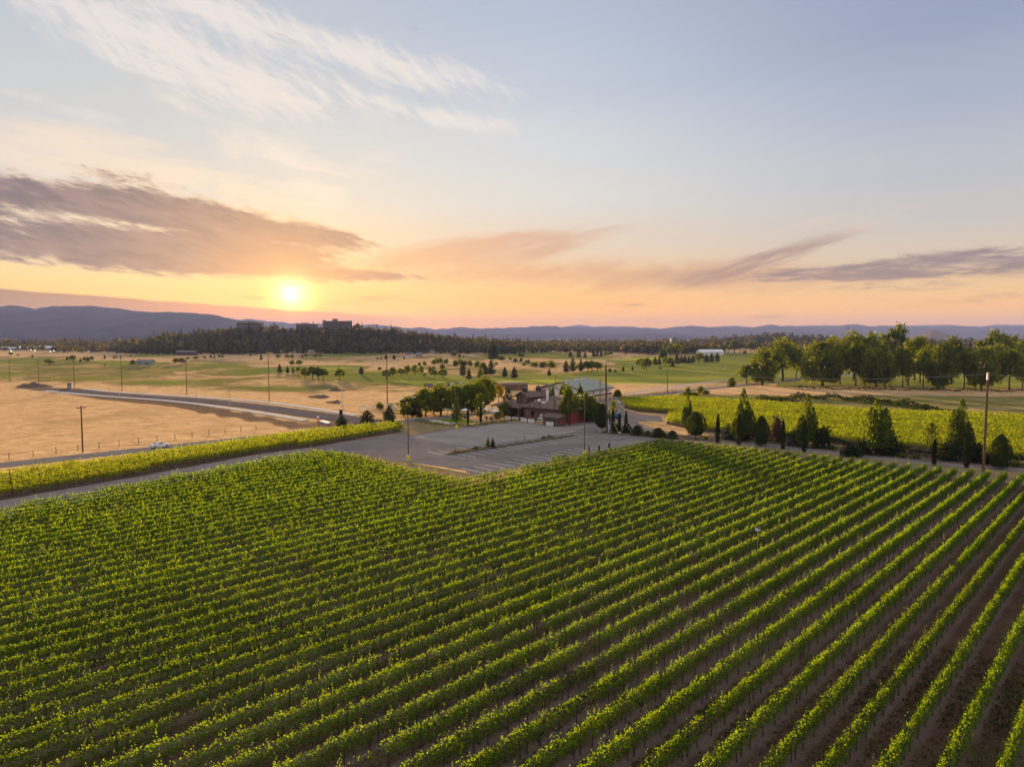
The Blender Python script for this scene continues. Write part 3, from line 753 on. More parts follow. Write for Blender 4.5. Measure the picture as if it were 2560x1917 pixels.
def vine_foliage(ww, a, b, u, v, seed, dens=1.0, top=1.68, lo=0.62):
    """all leaves of one trellised row, denser and smaller where the row comes near"""
    r = np.random.default_rng(seed)
    Cs, Ns, Ss, Yg = [], [], [], []
    cell = 4.0; n = max(1, int((b-a)/cell))
    ph = r.uniform(0, 6.28, 6)
    vig = np.clip(r.normal(1.0, 0.20, int((b-a)/1.75)+3), 0.35, 1.35); vig[r.random(len(vig)) < 0.025] = 0.15
    def vg(s): return np.interp((s-a)/1.75, np.arange(len(vig)), vig)
    def body(s): return vg(s)**0.4*(1+0.16*np.sin(s*3.7+ph[0])+0.14*np.sin(s*1.7+ph[1])+0.10*np.sin(s*0.31+ph[2]))
    for i in range(n):
        s0 = a+(b-a)*i/n; s1 = a+(b-a)*(i+1)/n; sm_ = (s0+s1)/2
        cx, cyw = u*sm_+v*ww
        if not in_view(np.array(cx), np.array(cyw), 1.0, 480): continue
        d = math.hypot(cx, cyw, CAM_H)
        size = float(np.clip(0.00130*d, 0.085, 0.26))
        per_m = dens*np.clip(6.6/size**1.62, 46, 340)
        nc = r.poisson(per_m*(s1-s0)*0.78)
        s = r.uniform(s0, s1, nc); s = s[r.random(nc) < vg(s)/1.1]; nc = len(s); bd = body(s)
        t = r.beta(1.5, 1.35, nc)
        z = lo+(top-lo)*t*(0.93+0.12*bd)
        wd = (0.24+0.20*np.sin(np.clip(t, 0, 1)*math.pi)**0.7)*bd
        ang = r.uniform(0, 2*math.pi, nc); rr = np.sqrt(r.uniform(0.04, 1, nc))
        off = wd*np.cos(ang)*rr
        C = np.zeros((nc, 3)); C[:, :2] = u*s[:, None]+v*(ww+off)[:, None]; C[:, 2] = z
        N = np.zeros((nc, 3)); N[:, :2] = v*(np.sign(off))[:, None]; N[:, 2] = 0.55; N += r.normal(0, 0.75, (nc, 3))
        Cs.append(C); Ns.append(N); Ss.append(size*r.uniform(0.7, 1.3, nc)); Yg.append(r.random(nc) < np.clip((t-0.74)*2.6, 0, 0.6))  # share of paler leaves rises upward, painting sun on the canopy top
        # upright shoots above the top wire
        ns = r.poisson(4.6*(s1-s0)*max(0.7, min(1, 0.16/size)))
        ssp = r.uniform(s0, s1, ns); ssp = ssp[r.random(ns) < vg(ssp)]; ns = len(ssp); hh = 0.12+r.gamma(1.6, 0.19, ns); hh = np.minimum(hh, 1.0)*body(ssp)*(0.75+0.5*np.sin(ssp*0.9+ph[3])**2)
        nl = max(4, int(2.0*0.55/size))
        for q in range(nl):
            f = (q+0.5)/nl
            w0 = 0.17*(1-f)+0.015
            C = np.zeros((ns, 3))
            C[:, :2] = u*(ssp+r.normal(0, w0, ns)+f*hh*0.12)[:, None]+v*(ww+r.normal(0, w0*0.8, ns))[:, None]
            C[:, 2] = top-0.12+f*hh
            Cs.append(C); Ns.append(r.normal(0, 1, (ns, 3))); Ss.append(size*(1.05-0.5*f)*r.uniform(0.8, 1.2, ns)); Yg.append(np.full(ns, f > 0.12))
    if not Cs: return None
    C = np.vstack(Cs); N = np.vstack(Ns); N /= np.linalg.norm(N, axis=1, keepdims=True)+1e-9
    return C, N, np.concatenate(Ss), np.concatenate(Yg)

def foliage_mesh(name, data, org, mats):
    C, N, S, Yg = data
    V, F = leaves_mesh_arrays(C-np.array(org), N, S)
    me = np_mesh(name, V, F, mats[0])
    if len(mats) > 1:
        me.materials.append(mats[1]); me.polygons.foreach_set('material_index', Yg.astype(np.int32))
    return me
tm = MB(); tm.tube([(0,0,0),(0.03,0.01,0.35),(-0.02,0.02,0.62),(0.01,0,0.88)], [0.042,0.034,0.032,0.04], 6)
tm.tube([(0,0,0.8),(0.3,0.02,0.92),(0.75,0,0.93)], [0.028,0.022,0.014], 5); tm.tube([(0,0,0.8),(-0.3,0.0,0.92),(-0.75,0,0.93)], [0.028,0.022,0.014], 5)
TRUNK_ME = tm.mesh('trunk', VTRUNK)
STEEL = plain('weathered_post', (0.07, 0.055, 0.045), 0.8, var=0.3, scale=8.)
pm = MB(); pm.box((0,0,0.97),(0.07,0.07,1.94)); pm.box((0,0,1.945),(0.075,0.075,0.012))
POST_ME = pm.mesh('post', STEEL)
WIREM = plain('drip_hose', (0.10, 0.07, 0.05), 0.45, spec=0.6, var=0.1)

ORD = ['first','second','third','fourth','fifth','sixth','seventh','eighth','ninth','tenth','eleventh','twelfth','thirteenth','fourteenth','fifteenth','sixteenth','seventeenth','eighteenth','nineteenth']
TENS = {2:'twent',3:'thirt',4:'fort',5:'fift',6:'sixt',7:'sevent',8:'eight',9:'ninet'}
def ordinal(n):
    if n <= 19: return ORD[n-1]
    t, o = divmod(n, 10)
    return TENS[t]+'ieth' if o == 0 else TENS[t]+'y-'+ORD[o-1]
def vine_row(ww, a, b, u, v, label, group, seed, trunks_within=75., mats=(VINE, VINE2), dens=1., top=1.68):
    sv = np.linspace(a, b, 500)
    if not in_view(u[0]*sv+v[0]*ww, u[1]*sv+v[1]*ww, 1.3, 0).any(): return None
    data = vine_foliage(ww, a, b, u, v, seed, dens, top)
    if data is None: return None
    m_ = u*((a+b)/2)+v*ww
    # origin: the point of the row nearest to the camera that is in view
    ss = np.arange(a+0.9, b-0.2, 1.75)
    X = u[0]*ss+v[0]*ww; Y = u[1]*ss+v[1]*ww
    vis = in_view(X, Y, 0.3, 40)
    o0 = data[0][0]; org = (float(o0[0]), float(o0[1]), 0.0)
    root = empty('vine_row', org); tag(root, label, 'vine row', group)
    link('foliage', foliage_mesh('foliage', data, org, mats), root)
    near = vis & (np.hypot(X, Y) < trunks_within)
    ks = np.nonzero(near)[0]; ks = ks[np.argsort(np.hypot(X[ks], Y[ks]))][:100]
    ang = math.atan2(u[1], u[0])
    r = random.Random(seed)
    for k in ks:
        if k % 5 == 2:
            o = link('post', POST_ME, root, (X[k]-org[0]+0.6*u[0], Y[k]-org[1]+0.6*u[1], 0), ang)
        o = link('trunk', TRUNK_ME, root, (X[k]-org[0], Y[k]-org[1], 0), ang+r.choice((0, math.pi))+r.uniform(-.2,.2)); o.scale = (1, 1, r.uniform(.92, 1.06))
    rest = [k for k in np.nonzero(vis)[0] if k not in set(ks)]
    if rest:
        V0 = np.array([v_.co[:] for v_ in TRUNK_ME.vertices]); F0 = [list(p.vertices) for p in TRUNK_ME.polygons]
        mbx = MB()
        for k in rest:
            mbx.tube([(X[k]-org[0], Y[k]-org[1], 0), (X[k]-org[0]+.03, Y[k]-org[1], 0.9)], 0.04, 4, False)
            if k % 5 == 2: mbx.box((X[k]-org[0]+0.6*u[0], Y[k]-org[1]+0.6*u[1], .9), (.07,.07,1.8), ang)
        tag(mbx.build('trunks', VTRUNK, root), kind='stuff')
    if len(ks) > 2:
        sa, sb = ss[min(ks)], ss[max(ks)]
        n = max(2, int((sb-sa)/1.75)); pts = []
        for i in range(n+1):
            s_ = sa+(sb-sa)*i/n; q = u*s_+v*ww
            pts.append((q[0]-org[0], q[1]-org[1], 0.50+0.015*math.sin(i*1.9)))
        w_ = MB(); w_.tube(pts, 0.012, 4, False); w_.build('drip_hose', WIREM, root)
    return root

segs, u_, v_ = row_segments(field_poly, ROW_AZ, 2.3, phase=-0.97)
segs.sort(key=lambda s: -s[0])
made = 0
for i, (ww, a, b) in enumerate(segs):
    r_ = vine_row(ww, a, b, u_, v_, 'x', 'vine rows of the main vineyard', 100+i)
    if r_ is not None:
        made += 1
        r_['label'] = f'vine row of the big near vineyard, {ordinal(made)} row counting from the bottom right corner'
NEAR_ROWS = made


# weeds and dead grass in the alleys of the near rows
def alley_weeds(n, dmax, mat, hgt, seed, patch):
    r = np.random.default_rng(seed); C, N, S = [], [], []
    az_ = r.uniform(math.radians(-44), math.radians(44), n); d_ = np.sqrt(r.uniform(20**2, dmax**2, n))
    X = d_*np.sin(az_); Y = d_*np.cos(az_)
    k = np.sin(X*0.21+seed)+np.sin(Y*0.17+X*0.05)+np.sin(X*0.07-Y*0.31+2)
    w_ = (X*v_[0]+Y*v_[1]+0.97)/2.3; fr = np.abs(w_-np.floor(w_)-0.5)
    keep = (k > patch) & (fr < 0.34); 
    poly = np.array(field_poly); ins = np.zeros(n, bool)
    for (x0, y0), (x1, y1) in zip(poly, np.roll(poly, -1, 0)):
        ins ^= ((y0 > Y) != (y1 > Y)) & (X < (x1-x0)*(Y-y0)/((y1-y0) or 1e-9)+x0)
    X, Y = X[keep & ins], Y[keep & ins]; m_ = len(X)
    for q in range(3):
        C.append(np.column_stack([X+r.normal(0, .09, m_), Y+r.normal(0, .09, m_), r.uniform(.02, hgt, m_)])); nn = r.normal(0, 1, (m_, 3)); nn[:, 2] = np.abs(nn[:, 2])*.6; N.append(nn); S.append(r.uniform(.07, .17, m_))
    C = np.vstack(C); N = np.vstack(N); N /= np.linalg.norm(N, axis=1, keepdims=True); V, F = leaves_mesh_arrays(C, N, np.concatenate(S))
    tag(link('weeds', np_mesh('weeds', V, F, mat)), kind='stuff')
WEEDG = leaf_mat('green_weed', (0.035, 0.050, 0.012), (0.07, 0.09, 0.02), 0.3, 0.04, 0.4)
WEEDB = leaf_mat('dead_grass', (0.105, 0.072, 0.045), (0.16, 0.11, 0.06), 0.3, 0.03, 0.5)
alley_weeds(30000, 75, WEEDG, .16, 1, 0.9)
alley_weeds(42000, 75, WEEDB, .10, 2, -0.3)
# ------------------------------------------------------------------ the other two vineyards
strip_segs, us, vs__ = row_segments(strip_poly, STRIP_AZ, 2.3, phase=float(np.dot(uv(STRIP_AZ)[1], strip_front[2]))-0.6)
strip_segs.sort(key=lambda s: -s[0])
n_ = 0
for i, (ww, a, b) in enumerate(strip_segs):
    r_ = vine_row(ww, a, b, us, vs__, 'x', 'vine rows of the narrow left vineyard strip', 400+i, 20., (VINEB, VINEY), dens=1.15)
    if r_ is not None:
        n_ += 1
        r_['label'] = f'vine row of the narrow left strip, {ordinal(n_)} row up from the driveway'

far_poly = [P2(1547,1003), P2(1700,999), P2(1920,1013), P2(2181,1034), P2(2355,1040), P2(2620,1050), P2(2750,1175), P2(2560,1152), P2(2300,1128), P2(2050,1105), P2(1930,1094),
            P2(1760,1080), P2(1665,1060), P2(1672,1044), P2(1700,1037), P2(1600,1030), P2(1562,1021)]
sheet('vineyard_soil', far_poly, SOIL, 0.004)
RSEG_AZ = math.radians(-52.0)
fsegs, uf, vf = row_segments(far_poly, RSEG_AZ, 2.35, 0.7)
fsegs.sort(key=lambda s: s[0])
n_ = 0
for i, (ww, a, b) in enumerate(fsegs):
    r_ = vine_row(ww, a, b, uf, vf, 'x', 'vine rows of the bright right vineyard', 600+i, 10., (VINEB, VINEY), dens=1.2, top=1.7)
    if r_ is not None:
        n_ += 1
        r_['label'] = f'vine row in the bright yellow-green right vineyard, {ordinal(n_)} row back from the cypress lane'

# ------------------------------------------------------------------ mountains
def mountain_material():
    m, t = new_mat('forested_mountain')
    p = wpos(t)
    n = t.noise(p, 0.004, 6., 0.65); f = t.noise(p, 0.02, 5., 0.7)
    col = t.mix(t.sm(n, 0.35, 0.65), (0.035, 0.040, 0.028), (0.075, 0.070, 0.045))
    col = t.mix(t.mul(t.sm(f, 0.55, 0.75), 0.4), col, (0.15, 0.12, 0.075))
    return out(m, t, principled(t, col, 1.0, spec=0., normal=bump(t, f, 1.0, 25.)))
MOUNT = mountain_material()
def mountain(name, prof, D, front, back, seed, rough, tree=0.):
    r = np.random.default_rng(seed)
    xs = np.array([p[0] for p in prof], float); ys = np.array([p[1] for p in prof], float)
    nu, nv = 420, 26
    px = np.linspace(xs[0], xs[-1], nu)
    H = CAM_H+(843.0-np.interp(px, xs, ys))*D/FOCAL
    X0 = (px-1280)/FOCAL*D
    wl = sum(np.sin(X0/(D*0.012*f)+p_)*a for f, a, p_ in ((1,1,.3),(.43,.6,1.7),(.21,.4,2.9)))
    H = np.maximum(H+wl*rough*0.25+r.normal(0, tree, nu), 0.)
    t = np.linspace(-1, 1, nv)
    Y = np.where(t < 0, D+t*front, D+t*back)
    f = np.where(t < 0, (1+t)**1.25, (1-t)**1.1)
    XX, YY = np.meshgrid(X0, Y); T = np.repeat(f[:, None], nu, 1)
    gul = np.sin(XX/(D*0.010)+2.5*np.sin(YY/(D*0.03)))*0.5+np.sin(XX/(D*0.0043)+YY/(D*0.02)+1)*0.35
    Z = H[None]*T+gul*rough*T*(1-T)*3.0-0.6
    XX = XX*(1+0*T)
    I = np.arange(nu*nv).reshape(nv, nu)
    F = np.stack([I[:-1, :-1], I[:-1, 1:], I[1:, 1:], I[1:, :-1]], -1).reshape(-1, 4)
    me = np_mesh(name, np.stack([XX, YY, Z], -1).reshape(-1, 3), F.copy(), MOUNT, True)
    return tag(link(name, me), kind='structure')
mountain('mountain', [(-500,812),(-200,785),(-90,775),(0,767),(43,759),(60,763),(95,773),(110,769),(155,761),(215,762),(300,767),(350,776),(390,779),(430,776),(490,781),(540,785),(575,793),(610,801),(650,812),(690,826),(720,842)], 6000, 1600, 1200, 3, 12, 1.0)
mountain('mountain', [(520,842),(560,812),(600,802),(625,796),(650,800),(690,801),(727,806),(814,808),(850,812),(889,815),(905,813),(930,811),(960,810),(985,813),(1002,817),(1040,821),(1062,818),(1090,821),(1120,819),(1145,817),(1170,820),(1200,820),(1240,817),(1280,819),(1320,816),(1350,814),(1367,811),(1385,813),(1400,817),(1424,816),(1450,820),(1480,819),(1515,816),(1560,819),(1610,818),(1640,820),(1690,817),(1720,815),(1757,814),(1790,815),(1815,818),(1850,819),(1885,815),(1922,810),(1950,816),(1990,817),(2030,815),(2060,816),(2095,814),(2112,811),(2130,809),(2145,813),(2190,815),(2230,814),(2270,816),(2310,814),(2345,817),(2390,815),(2440,817),(2490,815),(2560,817),(2700,818),(2900,825)], 10500, 2600, 1500, 5, 34, 1.6)
mountain('mountain', [(1050,835),(1150,826),(1250,824),(1380,819),(1430,813),(1452,811),(1480,815),(1515,813),(1560,815),(1600,818),(1680,819),(1760,817),(1820,814),(1838,813),(1860,817),(1930,815),(2030,812),(2060,811),(2100,814),(2180,813),(2215,812),(2250,814),(2300,811),(2345,810),(2380,813),(2420,814),(2450,813),(2500,811),(2540,811),(2600,813),(2750,812),(2950,822)], 13800, 1800, 1400, 8, 26, 1.2)
mountain('mountain', [(1140,850),(1200,838),(1260,836),(1340,834),(1420,834),(1500,836),(1560,833),(1640,832),(1700,835),(1760,838),(1800,850)], 7600, 900, 900, 11, 10, .8)

# ------------------------------------------------------------------ haze over the valley
HAZE_DENSITY = 0.70e-4
m, t = new_mat('haze')
pv = t.new('ShaderNodeVolumePrincipled')
pv.inputs['Color'].default_value = (0.39, 0.48, 0.97, 1); pv.inputs['Density'].default_value = HAZE_DENSITY; pv.inputs['Anisotropy'].default_value = 0.0
o_ = t.new('ShaderNodeOutputMaterial'); m.node_tree.links.new(pv.outputs[0], o_.inputs['Volume'])
hb = MB(); hb.box((0, 7200, 194), (26000, 17600, 391))
tag(hb.build('haze', m), kind='stuff')
# ------------------------------------------------------------------ trees
OAK = leaf_mat('oak_leaf', (0.072, 0.104, 0.013), (0.32, 0.34, 0.015), 0.42, 0.04, 0.4)
PALE = leaf_mat('light_green_leaf', (0.090, 0.128, 0.018), (0.40, 0.42, 0.024), 0.45, 0.04, 0.35)
PINE = leaf_mat('pine_needle', (0.030, 0.042, 0.018), (0.07, 0.08, 0.015), 0.25, 0.03, 0.4)
CYP = leaf_mat('cypress_leaf', (0.022, 0.034, 0.010), (0.07, 0.08, 0.012), 0.25, 0.03, 0.4)
BOXL = leaf_mat('clipped_leaf', (0.030, 0.050, 0.009), (0.15, 0.16, 0.018), 0.3, 0.03, 0.35)
GOLD = leaf_mat('golden_leaf', (0.30, 0.19, 0.022), (0.55, 0.36, 0.03), 0.4, 0.04, 0.3)
SPRUCE = leaf_mat('grey_needle', (0.068, 0.082, 0.062), (0.10, 0.12, 0.07), 0.2, 0.02, 0.3)
REDL = leaf_mat('reddish_leaf', (0.115, 0.070, 0.050), (0.20, 0.12, 0.06), 0.3, 0.04, 0.3)
GRASSY = leaf_mat('dry_tuft', (0.24, 0.19, 0.10), (0.40, 0.30, 0.14), 0.4, 0.03, 0.3)

FARL = leaf_mat('distant_leaf', (0.064, 0.062, 0.024), (0.17, 0.135, 0.02), 0.32, 0.05, 0.5)
FARP = leaf_mat('distant_needle', (0.024, 0.030, 0.014), (0.045, 0.045, 0.012), 0.2, 0.03, 0.4)
POPL = leaf_mat('poplar_leaf', (0.062, 0.094, 0.013), (0.27, 0.31, 0.017), 0.4, 0.04, 0.4)
def pack(C, N, S, mat, name):
    C = np.vstack(C); N = np.vstack(N); S = np.concatenate(S)
    N = N/(np.linalg.norm(N, axis=1, keepdims=True)+1e-9)
    V, F = leaves_mesh_arrays(C, N, S)
    return np_mesh(name, V, F, mat)
def lobe(r, c, rad, n, size, C, N, S, shell=0.55):
    d = r.normal(0, 1, (n, 3)); d /= np.linalg.norm(d, axis=1, keepdims=True)
    rr = r.uniform(shell, 1.0, (n, 1))**0.6
    bumpy = 1+0.24*np.sin(d[:, :1]*6+c[0]*29)+0.22*np.sin(d[:, 1:2]*7+c[1]*31)+0.18*np.sin(d[:, 2:]*8+c[2]*23)+r.normal(0, .09, (n, 1))
    C.append(np.array(c)+d*rr*bumpy*np.array(rad)); N.append(d+r.normal(0, 0.55, (n, 3))); S.append(size*r.uniform(0.6, 1.35, n))

def tree_mesh(kind, seed, lod):
    """unit tree: height 1, crown width about 1; returns crown and trunk meshes"""
    r = np.random.default_rng(seed); C, N, S = [], [], []; tr = MB()
    k = {0: 260, 1: 1100, 2: 3600}[lod]
    sz = {0: 0.15, 1: 0.078, 2: 0.045}[lod]
    mat = OAK
    if kind in ('oak', 'pale', 'gold', 'droop'):
        mat = {'oak': OAK, 'pale': PALE, 'gold': GOLD, 'droop': OAK}[kind]
        z0 = {'droop': 0.10, 'pale': 0.16}.get(kind, 0.24)
        nl = 13
        tr.tube([(0,0,0),(0.01,0.0,0.12),(-0.01,0.01,0.3),(0.01,0,0.55)], [0.035,0.026,0.022,0.01], 7)
        for i in range(nl):
            q = 2.399*i+r.uniform(-.4,.4); f = (i+0.5)/nl
            z = z0+0.12+(0.86-z0-0.12)*f+r.uniform(-.04,.04); rad_ = 0.34*math.sin(min(1., (1-f)*1.15+0.10)*math.pi*0.62)*r.uniform(.75,1.15)
            c = (rad_*math.cos(q), rad_*math.sin(q), z); lr = r.uniform(0.085, 0.21)
            lobe(r, c, (lr*1.05, lr*1.05, lr*0.85), k//nl, sz, C, N, S)
            tr.tube([(0,0,z0+0.02+0.25*f),(c[0]*.5,c[1]*.5,z-0.09),(c[0]*.95,c[1]*.95,z)], [0.013,0.009,0.004], 5)
        if kind == 'droop':
            for i in range(4):
                q = r.uniform(0, 6.28); lobe(r, (0.2*math.cos(q), 0.2*math.sin(q), 0.24), (0.17,0.17,0.17), k//10, sz, C, N, S)
    elif kind == 'limbed':      # tall trunk, crown carried high
        tr.tube([(0,0,0),(0.01,0.0,0.2),(-0.012,0.01,0.45),(0.0,0,0.8)], [0.030,0.022,0.018,0.008], 7)
        for i in range(12):
            q = 2.399*i+r.uniform(-.5,.5); f = (i+0.5)/12
            z = 0.36+0.54*f; rad_ = 0.36*math.sin(min(1,(1-f)*1.0+0.15)*math.pi*0.6)*r.uniform(.7,1.15)
            c = (rad_*math.cos(q), rad_*math.sin(q), z); lr = r.uniform(0.09, 0.22)
            lobe(r, c, (lr*1.1, lr*1.1, lr*0.85), k//12, sz, C, N, S)
            tr.tube([(0,0,0.3+0.3*f),(c[0]*.5,c[1]*.5,z-0.08),(c[0],c[1],z)], [0.012,0.008,0.003], 5)
    elif kind in ('pine', 'spruce', 'cone', 'bigfir'):
        mat = {'pine': PINE, 'spruce': SPRUCE, 'cone': PALE, 'bigfir': PINE}[kind]
        tr.tube([(0,0,0),(0.008,0,0.3),(0,0,0.95)], [0.026,0.018,0.004], 6)
        nt = 9; zb = 0.13 if kind != 'spruce' else 0.03
        for i in range(nt):
            f = i/(nt-1); z = zb+(0.95-zb)*f; w = 0.5*((1-f)**(0.55 if kind == 'pine' else 0.85)*r.uniform(.72, 1.12))+0.03
            nb = max(3, int(9*(1-f)+2))
            for j in range(nb):
                q = 2*math.pi*(j+r.uniform(-.3,.3))/nb+i; L = w*r.uniform(0.7, 1.08)
                n = max(3, int(k*0.95*w/ (0.27*nt*nb)))
                tt = r.uniform(0.12, 1.0, n)**0.8
                c = np.stack([np.cos(q)*L*tt, np.sin(q)*L*tt, z+0.05*tt*(1 if kind == 'pine' else -0.4)-0.03+r.normal(0, 0.018, n)], 1)
                c[:, :2] += r.normal(0, 0.03, (n, 2))
                C.append(c); nn = r.normal(0, 0.6, (n, 3)); nn[:, 2] += 0.7; N.append(nn); S.append(sz*r.uniform(.6, 1.25, n))
                if j % 2 == 0: tr.tube([(0,0,z-0.03),(math.cos(q)*L*.8, math.sin(q)*L*.8, z+0.01)], [0.007,0.002], 4)
    elif kind in ('cypress', 'poplar', 'lolly', 'egg', 'ball', 'shrub', 'mound', 'redshrub'):
        mat = {'cypress': CYP, 'poplar': POPL, 'lolly': BOXL, 'egg': BOXL, 'ball': BOXL, 'shrub': CYP, 'mound': OAK, 'redshrub': REDL}[kind]
        zb = {'cypress': 0.02, 'poplar': 0.08, 'lolly': 0.16, 'egg': 0.06}.get(kind, 0.0)
        tr.tube([(0,0,0),(0.0,0,max(zb, .02)+0.15)], [0.02, 0.014], 6)
        n = k if kind in ('lolly', 'egg', 'ball') else int(k*0.8)
        if kind == 'poplar':
            for i in range(9):
                q = i*2.4; rr = 0.0 if i == 0 else r.uniform(0.16, 0.36); zt = 1.0 if i == 0 else r.uniform(0.45, 0.88)
                zz = r.uniform(0.1, 1, n//6); ph = r.uniform(0, 6.28, n//6)
                w = (0.24 if i == 0 else 0.19)*np.sin(np.clip(zz*0.93+0.05, 0, 1)*math.pi)**0.6*(1-zz*0.35)
                w *= np.sqrt(r.uniform(.2, 1, n//6))
                C.append(np.stack([rr*math.cos(q)*(1-0.35*zz)+w*np.cos(ph), rr*math.sin(q)*(1-0.35*zz)+w*np.sin(ph), zb+(zt-zb)*zz], 1))
                nn = np.stack([np.cos(ph), np.sin(ph), 0*ph+0.4], 1)+r.normal(0, .6, (n//6, 3)); N.append(nn); S.append(sz*r.uniform(.6,1.3,n//6))
                tr.tube([(0,0,0.03),(rr*math.cos(q)*.9, rr*math.sin(q)*.9, 0.3),(rr*math.cos(q)*.6, rr*math.sin(q)*.6, zt*0.9)], [0.012,0.009,0.003], 5)
        elif kind in ('shrub', 'mound', 'redshrub'):
            for i in range(7):
                q = r.uniform(0, 6.28); rr = r.uniform(0.05, 0.3); h = r.uniform(0.45, 0.78) if i else 0.8
                lobe(r, (rr*math.cos(q), rr*math.sin(q), h*0.52), (0.22, 0.22, h*0.55), n//7, sz*1.15, C, N, S, 0.5)
        else:
            zz = r.uniform(0, 1, n); ph = r.uniform(0, 6.28, n)
            prof = {'cypress': np.sin(np.clip(zz*0.9+0.1, 0, 1)*math.pi)**0.45*(1-zz*0.25),
                    'lolly': np.sin(np.clip(zz*0.985+0.01, 0, 1)*math.pi)**0.55, 'egg': np.sin(np.clip(zz**1.3*0.9+0.1, 0, 1)*math.pi)**0.6*(1-0.25*zz),
                    'ball': np.sqrt(np.clip(1-(zz*1.0)**2.2, 0, 1))}[kind]
            if kind in ('lolly', 'egg'): prof = prof*(1.08-0.25*zz)
            w = 0.5*prof*(r.uniform(.72, 1, n)**0.5)*(1+0.07*np.sin(ph*5+zz*11)+0.05*np.sin(ph*9-zz*17))
            C.append(np.stack([w*np.cos(ph), w*np.sin(ph), zb+(1-zb)*zz], 1))
            N.append(np.stack([np.cos(ph), np.sin(ph), (zz-.4)*1.2], 1)+r.normal(0, .4, (n, 3))); S.append(sz*r.uniform(.6, 1.25, n)*(0.8 if kind != 'cypress' else 0.75))
            # leaf mass inside, so the form is not see-through
            n2 = n//3; zz = r.uniform(0.04, .94, n2); ph = r.uniform(0, 6.28, n2); w = 0.5*np.interp(zz, [0, .3, .7, 1], [.6, .8, .6, .1])*np.sqrt(r.uniform(0, .7, n2))
            C.append(np.stack([w*np.cos(ph), w*np.sin(ph), zb+(1-zb)*zz], 1)); N.append(r.normal(0, 1, (n2, 3))); S.append(sz*1.4*np.ones(n2))
    elif kind in ('airy', 'feather'):
        mat = PALE if kind == 'feather' else OAK
        tr.tube([(0,0,0),(0.01,0,0.3),(0,0,0.9)], [0.016,0.012,0.003], 6)
        for i in range(26):
            f = (i+.5)/26; q = 2.4*i; z = 0.12+0.82*f; L = 0.42*math.sin(min(1,(1-f)*1.1+.12)*math.pi*.6)*r.uniform(.6,1.1)
            n = k//60+3; tt = r.uniform(.15, 1, n)
            c = np.stack([np.cos(q)*L*tt, np.sin(q)*L*tt, z+L*0.5*tt], 1)+r.normal(0, .022, (n, 3))
            C.append(c); N.append(r.normal(0, 1, (n, 3))); S.append(sz*1.05*r.uniform(.6, 1.2, n))
            tr.tube([(0,0,z-.03),(math.cos(q)*L*.9, math.sin(q)*L*.9, z+L*.45)], [0.006,0.002], 4)
    return pack(C, N, S, mat, 'crown'), tr.mesh('trunk', BARK)

TREE_CACHE = {}
def plant(kind, px, py, hpx, wpx, name, label, cat, group, seed=None, flatbase=False):
    p = G(px, py); wpx *= (1.22 if kind in ('oak', 'droop', 'limbed', 'pale') else 1.28 if kind in ('shrub', 'spruce', 'poplar') else 1.0); hpx *= 1.12 if kind == 'shrub' else 1.0
    h = px_len(p, hpx)/math.cos(PITCH)*1.02; w = px_len(p, wpx)
    hr = hpx*0.4
    lod = 2 if hr > 26 else 1 if hr > 7 else 0
    vi = (abs(hash((round(px), round(py)))) if seed is None else seed) % 3
    key = (kind, lod, vi)
    if key not in TREE_CACHE: TREE_CACHE[key] = tree_mesh(kind, 900+len(kind)*13+vi*7+lod, lod)
    crown, trunk = TREE_CACHE[key]
    o = empty(name, (p.x, p.y, p.z-0.05), (px*1.7+py*0.3) % 6.28); o.scale = (w, w, h)
    tag(o, label, cat, group)
    link('crown', crown, o); 
    if kind not in ('ball', 'shrub', 'mound', 'redshrub') : link('trunk', trunk, o)
    return o

NAMES = {'oak': ('broadleaf_tree', 'tree'), 'pale': ('broadleaf_tree', 'tree'), 'droop': ('broadleaf_tree', 'tree'), 'limbed': ('broadleaf_tree', 'tree'), 'gold': ('broadleaf_tree', 'tree'),
         'pine': ('pine_tree', 'tree'), 'bigfir': ('fir_tree', 'tree'), 'spruce': ('spruce_tree', 'tree'), 'cone': ('conical_tree', 'tree'), 'cypress': ('cypress_tree', 'tree'), 'poplar': ('poplar_tree', 'tree'),
         'lolly': ('clipped_tree', 'tree'), 'egg': ('clipped_tree', 'tree'), 'ball': ('round_shrub', 'shrub'), 'shrub': ('dark_shrub', 'shrub'), 'mound': ('green_shrub', 'shrub'), 'redshrub': ('reddish_shrub', 'shrub'),
         'airy': ('young_tree', 'tree'), 'feather': ('young_tree', 'tree')}
def cluster(phrase, group, noun, items):
    """items: (kind, x, base y, height, width) in photo pixels; labels count from the left inside the named clump"""
    items = sorted(items, key=lambda a: a[1]); n = len(items)
    for i, (kind, x, y, h, w) in enumerate(items):
        nm, cat = NAMES[kind]
        if n == 1: lab = f'{noun} {phrase}'
        elif n == 2: lab = f'{("left", "right")[i]} one of the two {noun}s {phrase}'
        else: lab = f'{noun} {phrase}, {ordinal(i+1)} from the left'
        plant(kind, x, y, h, w, nm, lab, cat, group)

